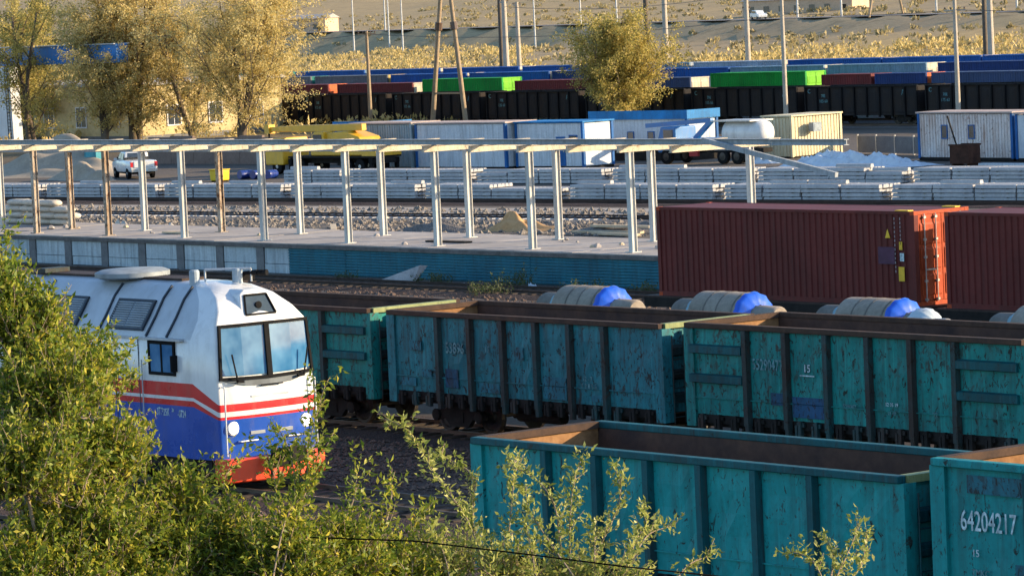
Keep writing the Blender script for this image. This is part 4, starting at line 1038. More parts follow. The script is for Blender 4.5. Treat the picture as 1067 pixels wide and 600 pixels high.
heap('sand_mound', 'small pale sand mound beside the teal booth', 'mound', -249.5, 158.8, 4.2, 2.2, 1.3, SAND, 8, 0, .25)
ORS = rusty('orange_sand', (.50,.28,.12), (.62,.38,.18), .95, 1.5)
heap('sand_mound', 'small orange sand heap behind the platform posts', 'mound', -159.5, 127.6, 2.9, 1.2, 1.0, ORS, 12, .1, .3)
heap('gravel_mound', 'low grey gravel heap behind the right posts', 'mound', -151.0, 127.8, 4.5, 1.6, .7, BAL2, 15, .1, .3)
heap('gravel_mound', 'low grey gravel heap beside the orange sand', 'mound', -163.5, 125.4, 3.4, 1.2, .55, BAL2, 21, .1, .3)
bn = thing('metal_bin', 'dark rusty open metal bin before the rust-streaked container', 'bin', (-181.6, 180.2, 0), .1)
RB = rusty('bin_rust', (.045,.022,.016), (.10,.045,.03))
for (x0, x1, y0, y1) in ((0,1.5,0,.05),(0,1.5,1.15,1.2),(0,.05,.05,1.15),(1.45,1.5,.05,1.15)):
    m = MB(); m.box(x0, x1, y0, y1, .12, 1.32); m.build('side', RB, bn)
m = MB(); m.box(.05, 1.45, .05, 1.15, .12, .17); m.build('bottom', RB, bn)
m = MB(); m.box(-.05, 1.55, -.05, .0, 1.25, 1.36); m.box(-.05, 1.55, 1.2, 1.25, 1.25, 1.36); m.build('rim', RB, bn)
for x in (.1, 1.3):
    m = MB(); m.box(x, x+.12, .05, 1.1, 0, .118); m.build('skid', RB, bn)
m = MB(); m.beam((-181.9,181.6,0), (-183.0,181.5,3.1), .08, .08); tag(m.build('leaning_pole', M['under']), 'thin dark pole leaning behind the rusty bin', 'pole')
m = MB(); m.box(0, 4.2, 0, .5, .05, .18); o = m.build('white_board', WHITEP, None, (-178.9, 180.0, 0)); tag(o, 'white board lying on the ground right of the rusty bin', 'board')
fe = thing('low_fence', 'low grey panel fence between the cream and rusty containers', 'fence', (-203.0, 192.6, 0), math.radians(-12))
for k in range(6):
    m = MB(); m.box(k*2.4+.06, k*2.4+2.34, -.03, .03, .1, 1.25); m.build('fence_panel', GREYC, fe); m = MB(); m.box(k*2.4-.05, k*2.4+.05, -.05, .05, 0, 1.35); m.build('fence_post', M['galv'], fe)

# pickup
def wheel4(t, xs, ys, r, w_):
    for x in xs:
        for y in ys:
            a = MB(); a.lathe((x, y-w_/2, r), (0,1,0), [(0,r*.6),(0,r*.95),(.03,r),(w_-.03,r),(w_,r*.95),(w_,r*.6)], 20); wv = a.build('wheel', M['black'], t)
            b = MB(); b.lathe((x, y-w_/2-.01, r), (0,1,0), [(0,.05),(.03,r*.6),(w_-.01,r*.6),(w_+.02,.05)], 14); b.build('rim', M['galv'], wv)
CARW = gloss('white_car_paint', (.74,.75,.75), .25, .5); TAIL = plain('tail_light_red', (.55,.01,.015), .25, .1, 3, 0, .7)
def pickup(loc, rz):
    t = thing('pickup_truck', 'white double-cab pickup seen from behind, parked under the trees', 'pickup', loc, rz)
    # local +X is forward
    def shell(m, secs):
        k = len(secs[0][1])
        for x, ring in secs: m.v.extend([(x, y, z) for y, z in ring]); 
        n = len(secs)
        for i in range(n-1):
            for j in range(k): m.f.append((i*k+j, i*k+(j+1) % k, (i+1)*k+(j+1) % k, (i+1)*k+j)); m.m.append(0)
        m.f.append(tuple(range(k))); m.m.append(0); m.f.append(tuple(range((n-1)*k, n*k))); m.m.append(0)
    def ring(hw_, z0, z1, sh=.06): return [(-hw_*.94,z0),(hw_*.94,z0),(hw_,z0+.25),(hw_,z1-.12),(hw_-sh,z1),(-hw_+sh,z1),(-hw_,z1-.12),(-hw_,z0+.25)]
    m = MB(); shell(m, [(-2.85, ring(.96,.62,1.28)), (-2.8, ring(1.0,.55,1.30)), (-.75, ring(1.01,.5,1.32)), (.9, ring(1.01,.48,1.32)), (1.2, ring(1.0,.48,1.30)), (2.6, ring(.98,.48,1.18)), (2.95, ring(.88,.5,1.0))]); o = m.build('body', CARW, t); shade(o.data, 40)
    m = MB(); shell(m, [(-.85, ring(.93,1.28,1.40,.05)), (-.70, ring(.86,1.28,1.92,.12)), (-.3, ring(.84,1.28,1.97,.12)), (.55, ring(.84,1.28,1.96,.12)), (1.35, ring(.92,1.28,1.36,.05))]); o = m.build('cab', CARW, t); shade(o.data, 40)
    for s in (-1, 1):
        for (xa, xb) in ((-.55,.10),(.18,.95)):
            m = MB(); m.add([(xa, s*.955, 1.38), (xb+ (.0), s*.955, 1.38), (min(xb,.62), s*.85, 1.84), (xa, s*.85, 1.86)], [(0,1,2,3)]); m.add([(xa, s*.93, 1.38), (xb, s*.93, 1.38), (min(xb,.62), s*.82, 1.84), (xa, s*.82, 1.86)], [(3,2,1,0)]); m.build('side_window', WDARK, t)
        m = MB(); m.box(-2.87, -2.70, min(s*.80,s*1.0), max(s*.80,s*1.0), .88, 1.22); m.build('tail_light', TAIL, t)
        m = MB(); m.box(.95, 1.08, min(s*1.0,s*1.22), max(s*1.0,s*1.22), 1.30, 1.48); m.build('mirror', CARW, t)
    m = MB(); m.add([(-.845,-.72,1.44),(-.845,.72,1.44),(-.735,.64,1.84),(-.735,-.64,1.84),(-.80,-.72,1.44),(-.80,.72,1.44),(-.69,.64,1.84),(-.69,-.64,1.84)], [(0,1,2,3),(0,1,5,4),(1,2,6,5),(2,3,7,6),(3,0,4,7)]); m.build('rear_window', WDARK, t)
    m = MB(); m.box(-2.89, -2.84, -.74, .74, .82, 1.27); o = soften(m.build('tailgate', CARW, t), .02); m = MB(); m.box(-2.92, -2.885, -.12, .12, 1.08, 1.14); m.build('handle', M['black'], o)
    m = MB(); m.box(-2.98, -2.84, -.95, .95, .52, .70); m.build('bumper', M['galv'], t)
    m = MB(); m.box(-2.995, -2.985, -.26, .26, .56, .68); m.build('number_plate', M['white_print'], t)
    m = MB(); m.box(-2.6, 2.6, -.8, .8, .35, .55); m.build('underbody', M['under'], t)
    wheel4(t, (-1.75, 1.85), (-.88, .88), .40, .26)
pickup((-246.7, 161.6, 0), math.radians(161))
ybn = thing('yellow_bin', 'yellow plastic bin behind the posts, right of the pickup', 'bin', (-231.7, 158.8, 0), math.radians(20))
YP = gloss('yellow_plastic', (.78,.52,.01), .5, 0)
m = MB(); m.prism([(-.50,.08),(.50,.08),(.56,.80),(-.56,.80)], 'xz', -.45, .45); soften(m.build('tub', YP, ybn), .06, 2)
m = MB(); m.box(-.60, .60, -.50, .50, .805, .87); soften(m.build('lid', YP, ybn), .03)
for x in (-.45, .45):
    m = MB(); m.lathe((x,-.3,.05), (0,1,0), [(0,.05),(.0,.05),(.6,.05)], 8); m.build('foot', M['black'], ybn)
for k, (x, y, zz) in enumerate(((-232.6,161.6,.32),(-231.4,161.8,.32),(-230.2,162.1,.32))):
    m = MB(); m.lathe((0,-.5,0), (0,1,0), [(0,.0),(0,.30),(.03,.31),(.33,.305),(.34,.32),(.38,.32),(.39,.305),(.66,.305),(.67,.32),(.71,.32),(.72,.305),(1.0,.31),(1.03,.30),(1.03,0)], 24)
    o = m.build('steel_drum', gloss('drum_blue%d' % k, (.008,.035,.22), .35, .2), None, (x, y, zz)); shade(o.data, 30); o.rotation_euler.z = .2*k
    tag(o, 'dark blue drum lying on its side, %s of three left of the crane' % ('leftmost','middle','rightmost')[k], 'drum', 'blue drums left of the crane truck')
bo = thing('ticket_booth', 'narrow teal booth between the left posts beside the sand', 'booth', (-257.8, 164.4, 0), math.radians(20))
TB2 = gloss('booth_teal', (.012,.20,.26), .4, .1)
m = MB(); m.box(0, 1.15, 0, 1.15, .05, 2.25); soften(m.build('body', TB2, bo), .03)
m = MB(); m.box(-.08, 1.23, -.08, 1.23, 2.25, 2.40); m.build('roof', TB2, bo)
m = MB(); m.box(.2, .95, -.03, .0, .12, 2.05); o = m.build('door', gloss('booth_door', (.02,.30,.38), .4, 0), bo); m = MB(); m.box(.8, .88, -.07, -.03, 1.0, 1.1); m.build('handle', M['galv'], o)

# yellow crane truck
ct = thing('crane_truck', 'yellow mobile crane truck with its boom folded over the cab', 'crane truck', (-231.0, 168.2, 0), math.radians(184))
CY = gloss('crane_yellow', (.74,.40,.012), .4, .15)
m = MB(); m.box(-6.0, 6.0, -.55, .55, .75, 1.15); m.box(-5.8, 3.6, -1.25, 1.25, 1.15, 1.28); m.build('chassis', M['under'], ct)
m = MB(); m.prism([(4.2,.65),(6.2,.65),(6.25,1.5),(5.95,2.55),(4.3,2.6),(4.2,1.6)], 'xz', -1.22, 1.22); soften(m.build('cab', CY, ct), .08, 2)
for s in (-1, 1):
    m = MB(); m.prism([(4.55,1.65),(5.95,1.65),(5.75,2.38),(4.55,2.40)], 'xz', min(s*1.20,s*1.24), max(s*1.20,s*1.24)); m.build('cab_window', WDARK, ct)
m = MB(); m.add([(6.27,-1.05,1.60),(6.27,1.05,1.60),(6.03,1.0,2.42),(6.03,-1.0,2.42),(6.2,-1.05,1.60),(6.2,1.05,1.60),(5.96,1.0,2.42),(5.96,-1.0,2.42)], [(0,1,2,3),(0,1,5,4),(1,2,6,5),(2,3,7,6),(3,0,4,7)]); m.build('windscreen', WDARK, ct)
m = MB(); m.prism([(-4.2,1.3),(1.4,1.3),(1.4,1.85),(.4,2.3),(-.4,2.9),(-2.2,3.0),(-3.9,2.6),(-4.4,1.9)], 'xz', -1.0, 1.0); soften(m.build('turntable_house', CY, ct), .06)
m = MB(); m.prism([(-.4,1.9),(.9,1.9),(1.0,2.7),(.6,3.0),(-.4,3.0)], 'xz', .35, 1.25); o = soften(m.build('operator_cab', CY, ct), .05); m = MB(); m.box(-.2, .75, 1.24, 1.28, 2.2, 2.8); m.build('window', WDARK, o)
for k, (a, b, w_) in enumerate(((-3.4,4.4,.46),(4.4,6.0,.38),(6.0,7.0,.32))):
    m = MB(); m.beam((a,0,3.22-.01*a), (b,0,3.22-.01*b), w_, w_*1.05); soften(m.build('boom_section', CY, ct), .03)
m = MB(); m.box(6.8, 7.3, -.3, .3, 2.85, 3.5); m.build('boom_head', CY, ct)
m = MB(); m.tube((-1.2,0,2.4), (2.6,0,3.2), .13, n=10); m.build('lift_cylinder', M['galv'], ct)
m = MB(); m.box(-5.9, -4.4, -1.2, 1.2, 1.28, 2.0); m.build('counterweight', CY, ct)
for x in (-5.4, 3.4):
    for s in (-1, 1):
        m = MB(); m.box(x-.18, x+.18, min(s*.6,s*1.28), max(s*.6,s*1.28), .75, 1.1); m.box(x-.12, x+.12, min(s*1.05,s*1.28), max(s*1.05,s*1.28), .3, .75); m.build('outrigger', M['black'], ct)
wheel4(ct, (-4.1, -2.7, 2.4, 5.0), (-1.0, 1.0), .54, .34)
m = MB(); m.box(7.1, 7.2, -.05, .05, 2.0, 2.85); m.box(7.0, 7.3, -.15, .15, 1.7, 2.0); m.build('hook_block', M['black'], ct)

# loose things on and behind the platform
SACK = rusty('pale_sack', (.58,.52,.43), (.70,.63,.53), .95, 2)
rr_ = random.Random(4); k = 0
for lay in range(4):
    for j in range(4-(lay > 2)):
        m = MB(); m.lathe((0,0,0), (1,0,0), [(-1.18,.0),(-1.15,.10),(-1.0,.22),(-.5,.25),(.2,.245),(.8,.25),(1.05,.20),(1.18,.10),(1.2,0)], 12)
        x = -177.6+j*1.60+(lay % 2)*.4+rr_.uniform(-.1,.1)
        o = m.build('sack', SACK, None, (x, 108.7+rr_.uniform(-.1,.1)-.05*(x+172), 1.385+.165+lay*.315)); shade(o.data, 50); o.scale = (.68, 1.5, .68); o.rotation_euler.z = rr_.uniform(-.06, .2)
        tag(o, 'pale long sack in the pile at the left end, %s layer up, %s from left' % (ordn[lay], ordn[j]), 'sack', 'pale sacks piled behind the left posts'); k += 1
PLK = rusty('raw_plank', (.52,.42,.28), (.66,.54,.38), .9, 2)
for (x, y, z, L, rz, lab) in ((-171.5,124.6,.12,5.2,-.62,'long raw plank lying askew behind the front posts'),(-151.2,126.4,.10,4.6,.12,'lower raw plank of the pair behind the right posts'),(-150.6,126.8,.36,4.2,.05,'upper raw plank of the pair behind the right posts'),(-150.0,125.9,.05,3.6,-.06,'short raw plank in front of the pair, right posts')):
    m = MB(); m.box(-L/2, L/2, -.16, .16, 0, .12); o = m.build('plank', PLK, None, (x, y, z)); o.rotation_euler = (0, (.0), rz); tag(soften(o, .01), lab, 'plank')
for (x, y, L, w_, h, lab) in ((-187.5,121.6,2.6,.55,.35,'pale rag lying behind the left posts, left one'),(-182.8,121.9,2.2,.5,.4,'pale rag lying behind the left posts, right one'),(-176.5,131.6,.7,.5,.9,'white chunk of debris on the old track'),(-159.0,106.3,1.6,.25,.08,'pale flat board on the platform deck, left'),(-137.5,106.0,2.8,.2,.07,'thin dark batten on the platform deck')):
    if 'deck' in lab:
        m = MB(); m.box(-L/2, L/2, -w_, w_, 0, h); tag(m.build('board', PLK if 'pale' in lab else M['wood_sleeper'], None, (x, y, 1.395)), lab, 'board')
    else: heap('rag', lab, 'debris', x, y, L/1.6, w_, h*1.2, SACK, int(abs(x)), .1, .8, 16)
rd = random.Random(31)
for k in range(26):
    m = MB(); s_ = rd.uniform(.06,.2); m.lathe((0,0,0), (.2,.1,1), [(0,0),(0,s_),(s_*.5,s_*.9),(s_*.9,s_*.3),(s_*.9,0)], 6)
    x = rd.uniform(-185,-112); y = rd.uniform(104.2,109.6); o = m.build('rubble', DECK if k % 3 else PLK, None, (x, y, 1.385)); o.rotation_euler.z = rd.uniform(0,3)
    tag(o, 'small bit of rubble on the platform deck', 'rubble', 'rubble on the platform')
m = MB(); m.add([(0,0,.02),(2.6,.3,.02),(2.3,1.4,.75),(1.9,1.2,.02),(.1,.6,.05),(2.4,.9,.8)], [(0,1,5),(0,5,4),(1,2,5),(4,5,3)]); o = m.build('grey_sheet', M['conc'], None, (-136.5, 100.9, 0)); tag(o, 'grey crumpled sheet leaning by the rails before the teal wall', 'sheet')
for (x, y, s_, lab) in ((-126.8,101.9,.28,'white bag by the teal wall, left of the weeds'),(-116.5,102.0,.26,'white bag lying by the teal wall, rightmost'),(-130.2,101.2,.22,'white bag in the weeds by the teal wall')):
    heap('litter_bag', lab, 'bag', x, y, s_*1.6, s_*1.2, s_*1.0, WHS, int(abs(x)), 0, .8, 12)

# gantry crane and the yellow building at the left
gc = thing('gantry_crane', 'blue girder of a gantry crane on a white leg behind the trees', 'gantry crane', (-325.2, 199.5, 0))
GW = gloss('gantry_white', (.62,.63,.66), .5, 0); GBL = gloss('gantry_blue', (.006,.19,.58), .5, 0)
m = MB(); m.prism([(-1.3,0),(1.3,0),(.95,7.5),(-.95,7.5)], 'xz', -.5, .5); m.build('leg', GW, gc)
m = MB()
for x in (.55, 1.0): m.tube((x+.0,-.62,0), (x-.2,-.62,7.6), .04, n=5)
for k in range(22): m.tube((.55-.2*k/22,-.62,.3+k*.33), (1.0-.2*k/22,-.62,.3+k*.33), .025, n=5)
m.build('ladder', M['black'], gc)
m = MB(); m.box(-24, 19.6, -.65, .65, 7.62, 9.30); soften(m.build('girder', GBL, gc), .03)
m = MB(); m.box(-24, 19.6, -.85, -.60, 9.302, 9.39); m.box(-24, 19.6, .60, .85, 9.302, 9.39); m.build('walkway', GW, gc)
bd = thing('yellow_building', 'low yellow plastered building behind the golden trees', 'building', (-351.0, 206.5, 0), math.radians(4))
YW = rusty('yellow_plaster', (.52,.40,.20), (.66,.53,.29), .95, .5)
for nm, (x0, x1, y0, y1, z0, z1) in (('wall', (0,34,0,.4,0,5.2)), ('wall', (33.6,34,.4,17,0,5.2)), ('wall', (0,34,16.6,17,0,5.2)), ('wall', (0,.4,.4,16.6,0,5.2))):
    m = MB(); m.box(x0, x1, y0, y1, z0, z1); m.build('wall', YW, bd)
m = MB(); m.box(-.4, 34.4, -.5, 17.5, 5.21, 5.5); m.build('roof', M['conc'], bd)
m = MB(); m.box(-.1, 34.08, -.08, 17.0, 0, .5); m.build('plinth', GREYC, bd)
def bwin(x, y, rz):
    f = part('window', 'bw', lambda m: m.box(0, 1.5, -.05, .0, 1.4, 3.2), WDARK, bd, (x, y, 0), rz); part('window_frame', 'bwf', lambda m: (m.box(-.1,1.6,-.1,0,1.28,1.4), m.box(-.1,0,-.1,0,1.4,3.2), m.box(1.5,1.6,-.1,0,1.4,3.2), m.box(-.1,1.6,-.1,0,3.2,3.3), m.box(.72,.78,-.08,0,1.4,3.2)), GW, f)
for k in range(6): bwin(3+k*5.2, 0, 0)
for k in range(3): bwin(34.0, 3+k*5.0, math.pi/2)
# ruined low wall and small far buildings
lw = thing('plaster_wall', 'long low brown wall behind the pickup and the yellow bin', 'wall', (-268, 177, 0), math.radians(2)); 
for k in range(9):
    m = MB(); m.box(k*3.0, k*3.0+2.96, 0, .25, 0, 2.1+.1*math.sin(k*2)); m.build('wall_panel', rusty('brown_render%d' % k, (.20,.145,.12), (.27,.20,.165), .95, .8) if k == 0 else bpy.data.materials['brown_render0'], lw)
# ================================================================ POLES, FAR BUILDINGS, CAR
WPOLE = rusty('pole_wood', (.30,.22,.14), (.42,.32,.21), .9, 1.5); CPOLE = rusty('pole_concrete', (.42,.36,.29), (.52,.46,.38), .9, 1.2); INS = plain('insulator', (.10,.06,.04), .4)
def pole(label, x, y, h, r=.16, arms=(), mat=None, z0=None, lean=(0,0), name='utility_pole', grp='utility poles'):
    z0 = terrain(x, y) if z0 is None else z0
    t = thing(name, label, 'pole', (x, y, z0), 0, grp); top = Vector((lean[0], lean[1], h))
    m = MB(); m.tube((0,0,-.1), top, r*1.25, r*.8, 10); m.build('shaft', mat or WPOLE, t)
    ux, uy = math.sin(A), math.cos(A)
    for za, w_ in arms:
        c = top*(za/h); m = MB(); m.beam(c-Vector((ux,uy,0))*w_/2, c+Vector((ux,uy,0))*w_/2, .12, .13); am = m.build('crossarm', mat or WPOLE, t)
        for k in (-.45, -.2, .2, .45):
            m = MB(); p = c+Vector((ux,uy,0))*w_*k; m.lathe(p+Vector((0,0,.06)), (0,0,1), [(0,.03),(.06,.03),(.07,.07),(.17,.07),(.2,.02)], 8); m.build('insulator', INS, am)
    return t
pole('wooden pole with a crossarm between the tree and the twin legs', -301.6, 224, 9.3, .17, ((9.0,1.7),))
def aframe(label, a, b, top, r, name='lattice_support', z0=0):
    t = thing('twin_leg_support', label, 'pole', (a[0], a[1], z0), 0, 'twin-leg supports'); o = Vector((a[0], a[1], 0)); P_ = Vector((0,0,-.1)); Q_ = Vector((b[0],b[1],-.1))-o
    for k, p in enumerate((P_, Q_)):
        tp = Vector(top)-o; tp = tp+(p-(P_+Q_)/2).normalized()*.25
        m = MB(); m.tube(p, tp, r, r*.7, 10); lg = m.build('leg', WPOLE, t)
        d = p.lerp(tp, .62); m = MB(); m.lathe(d, (tp-p), [(-.35,r*.9),(-.35,r*1.5),(.35,r*1.4),(.35,r*.8)], 10); m.build('clamp', INS, lg)
    tp = Vector(top)-o
    for f, w_ in ((.23, .16), (.86, .14)):
        m = MB(); m.beam(P_.lerp(tp, f), Q_.lerp(tp, f), w_, w_); m.build('brace', WPOLE, t)
    return t
aframe('tall twin-leg wooden support in front of the green container', (-292.3,224), (-287.1,224), (-289.3,224,15.5), .24)
pole('tall plain pole before the right green container', -244.5, 224, 12.5, .17, (), CPOLE)
pole('pole with short crossarm at the right, before the black wagons', -224.6, 224, 10.9, .17, ((9.3,1.7),), CPOLE)
pole('thick mast of the pair behind the left green container, nearer', -321.1, 256, 11.3, .30, ((11.1,.9),), CPOLE, grp='masts behind the container rows')
pole('dark mast twin standing left against the nearer thick mast', -322.6, 256.6, 11.4, .22, (), rusty('dark_mast', (.10,.08,.065), (.16,.13,.10)), grp='masts behind the container rows')
pole('thinner mast of the pair behind the left green container, farther', -326.5, 262, 11.0, .24, ((10.7,.8),), CPOLE, grp='masts behind the container rows')
pole('tall mast right of the lone tree, left of the white car', -284.4, 256, 13.5, .24, ((9.6,.7),(6.8,.5)), CPOLE, grp='masts behind the container rows')
pole('thick mast near the right edge behind the blue containers', -254.3, 258, 13.5, .27, (), CPOLE, grp='masts behind the container rows')
pole('dark twin mast left against the thick mast near the right edge', -255.6, 258.6, 13.5, .20, (), bpy.data.materials['dark_mast'], grp='masts behind the container rows')
pole('left mast of the twin pair rising out of the lone tree', -299.0, 256, 13.5, .26, (), bpy.data.materials['dark_mast'], grp='masts behind the container rows')
pole('right mast of the twin pair rising out of the lone tree', -296.9, 256.6, 13.5, .26, (), CPOLE, grp='masts behind the container rows')
GP = plain('far_pole_grey', (.50,.50,.48), .7, .15)
for (x, y, h, lab) in ((-690,509,13,'thin pale pole on the steppe, leftmost beyond the crossarm pole'),(-690,522,13,'thin pale pole on the steppe above the twin legs'),(-640,518,13,'thin pale pole on the steppe above the left green container'),(-530,500,12,'thin pale pole on the steppe left of the small twin legs'),(-560,517,14,'thin pale pole beside the road, right of the white car'),(-700,580,15,'thin pale pole beyond the road above the lone tree, left'),(-640,540,14,'thin pale pole beyond the road above the lone tree, right'),(-520,514,13,'thin pale pole beyond the road left of the crossarm pole'),(-498,512,13,'thin pale pole beyond the road near the right edge'),(-800,600,15,'thin pale pole beyond the road at the left'),(-760,571,14,'thin pole beyond the road, second from left')):
    pole(lab, x, y, h, .16, (), GP, grp='far poles along the road')
zt_ = terrain(-503, 481)
aframe('small far twin-leg support on the steppe at the right', (-503,481), (-509,495), (-506,488,15), .22, z0=zt_)

def far_house(label, x, y, L, D, h, wallm, roofm, rz):
    t = thing('far_house', label, 'house', (x, y, terrain(x, y)-.3), rz, 'far houses beyond the road')
    m = MB(); m.box(0, L, 0, D, 0, h); m.build('wall', wallm, t)
    m = MB(); m.prism([(-.4,h),(D+.4,h),(D/2,h+1.2)], 'yz', -.4, L+.4); m.build('roof', roofm, t)
    for k in range(max(2, int(L/4))):
        m = MB(); m.box(1.5+k*3.6, 2.8+k*3.6, -.06, -.005, 1.1, 2.4); w1 = m.build('window', WDARK, t); m = MB(); m.box(1.4+k*3.6, 2.9+k*3.6, -.1, -.002, 1.0, 1.1); m.build('sill', GW, w1)
    m = MB(); m.box(L-2.4, L-1.4, -.06, -.003, .1, 2.2); m.build('door', M['wood_sleeper'], t)
    m = MB(); m.box(L*.3, L*.3+.7, D*.4, D*.4+.7, h+.3, h+2.0); m.build('chimney', YW, t)
PK = rusty('pink_plaster', (.62,.42,.28), (.70,.50,.34), .95, .4)
far_house('pink plastered house on the steppe beside the left tree', -905, 640, 16, 9, 4.0, PK, M['conc'], math.radians(30))
far_house('long low plastered house at the top, left of white car', -640, 575, 26, 8, 3.6, PK, M['conc'], math.radians(20))
cr = thing('white_car', 'small white car driving on the far road', 'car', (-561.5, 508.5, terrain(-561.5, 508.5)+.06), math.radians(158.9+180))
m = MB(); m.prism([(-2.1,.35),(2.15,.35),(2.2,.75),(1.9,.95),(1.0,1.05),(-1.9,1.1),(-2.2,.9)], 'xz', -.9, .9); soften(m.build('body', CARW, cr), .06, 2)
m = MB(); m.prism([(-2.0,1.05),(1.1,1.02),(.35,1.6),(-1.6,1.65)], 'xz', -.78, .78); o = soften(m.build('cab', CARW, cr), .05)
for s in (-1, 1):
    for (a, b) in ((-1.55,-.55),(-.45,.55)):
        m = MB(); m.prism([(a-.15,1.1),(b+.1,1.1),(min(b,.25),1.52),(a,1.55)], 'xz', min(s*.775,s*.80), max(s*.775,s*.80)); m.build('side_window', WDARK, cr)
    m = MB(); m.box(2.05, 2.2, min(s*.55,s*.85), max(s*.55,s*.85), .65, .82); m.build('headlight', LAMP, cr)
wheel4(cr, (-1.35, 1.35), (-.8, .8), .33, .2)

# ================================================================ VEGETATION
def leaf_mat(name, stops, rough=.55, trans=.35):
    t = NT(name); g = t.n('ShaderNodeNewGeometry'); big = t.noise(.9, 3, .5)
    mx = t.n('ShaderNodeMath', operation='MULTIPLY_ADD'); mx.inputs[1].default_value = .55
    t.l(g.outputs['Random Per Island'], mx.inputs[0])
    sc = t.n('ShaderNodeMath', operation='MULTIPLY'); sc.inputs[1].default_value = .45; t.l(big, sc.inputs[0]); t.l(sc.outputs[0], mx.inputs[2])
    c = t.ramp(mx.outputs[0], stops); t.col(c); t.rough(rough, 0, .3)
    tr = t.n('ShaderNodeBsdfTranslucent'); t.l(c, tr.inputs[0]); ms_ = t.n('ShaderNodeMixShader'); ms_.inputs[0].default_value = trans
    t.l(t.b.outputs[0], ms_.inputs[1]); t.l(tr.outputs[0], ms_.inputs[2]); t.l(ms_.outputs[0], t.out.inputs[0])
    return t.mat
def quads_mesh(name, V, mat):
    """V: (n,4,3) array, one quad per leaf"""
    n = len(V); me = bpy.data.meshes.new(name); me.vertices.add(n*4); me.vertices.foreach_set('co', V.reshape(-1).astype(np.float32))
    me.loops.add(n*4); me.loops.foreach_set('vertex_index', np.arange(n*4, dtype=np.int32)); me.polygons.add(n)
    me.polygons.foreach_set('loop_start', np.arange(0, n*4, 4, dtype=np.int32)); me.polygons.foreach_set('loop_total', np.full(n, 4, dtype=np.int32))
    me.materials.append(mat); me.update(); me.validate(); return me
def unit(a): return a/np.maximum(np.linalg.norm(a, axis=1, keepdims=True), 1e-9)
def leaves(P_, D_, size, rng, width=.5, droop=.2):
    """folded rhombic leaves at points P_ growing along D_"""
    n = len(P_); d = unit(D_+rng.normal(0, .45, (n,3))+np.array([0,0,-droop])); s = unit(np.cross(d, rng.normal(0, 1, (n,3)))); nn = np.cross(d, s)
    L = (size*rng.uniform(.45, 1.4, n))[:, None]; wv = L*width*.5
    V = np.empty((n,4,3)); V[:,0] = P_; V[:,1] = P_+d*L*.45+s*wv+nn*wv*.35; V[:,2] = P_+d*L-nn*L*.08; V[:,3] = P_+d*L*.45-s*wv+nn*wv*.35
    return V
class Tree:
    def __init__(s, seed): s.r = np.random.default_rng(seed); s.mb = MB(); s.P = []; s.D = []
    def limb(s, p, d, L, r, n=6, wig=.12, up=.06, r1=.35, sides=6, draw=True):
        pts = [np.array(p, float)]; d = np.array(d, float); d /= np.linalg.norm(d)
        for i in range(n):
            d = d+s.r.normal(0, wig, 3)+np.array([0,0,up]); d /= np.linalg.norm(d); pts.append(pts[-1]+d*L/n)
        if draw: s.mb.path(pts, [r*(1-(1-r1)*i/n) for i in range(n+1)], sides)
        return pts
    def curve(s, ctrl, r0, r1, sides=5):
        """smooth polyline through control points"""
        c = [np.array(q, float) for q in ctrl]; out = []
        for i in range(len(c)-1):
            a, b, e, f = c[max(i-1,0)], c[i], c[i+1], c[min(i+2,len(c)-1)]
            for t in (0, .25, .5, .75): out.append(.5*((2*b)+(e-a)*t+(2*a-5*b+4*e-f)*t*t+(-a+3*b-3*e+f)*t**3))
        out.append(c[-1]); n = len(out)
        s.mb.path(out, [r0+(r1-r0)*i/(n-1) for i in range(n)], sides); return out
    def leaf_line(s, pts, step, jit=.0):
        for a, b in zip(pts[:-1], pts[1:]):
            L = np.linalg.norm(b-a); k = max(1, int(round(L/step)))
            for i in range(k):
                s.P.append(a+(b-a)*((i+s.r.uniform(0, 1))/k)+s.r.normal(0, jit, 3)); s.D.append((b-a)/max(L,1e-6)*.7+s.r.normal(0, .8, 3))
    def finish(s, name, label, cat, loc, bark, leafm, size, width=.5, droop=.2, grp=None):
        t = thing(name, label, cat, loc, 0, grp); o = np.array(loc, float)
        s.mb.v = [tuple(np.array(v)-o) for v in s.mb.v]; b = put('trunk', s.mb.mesh('trunk', bark, False), t); b.data.polygons.foreach_set('use_smooth', [True]*len(b.data.polygons))
        V = leaves(np.array(s.P), np.array(s.D), size, s.r, width, droop)-o
        tag(put('crown', quads_mesh('crown', V, leafm), t), kind='stuff'); return t
BARK = rusty('elm_bark', (.20,.15,.105), (.34,.27,.20), .9, 4); BARKD = rusty('dark_bark', (.10,.075,.055), (.17,.13,.095), .9, 2)

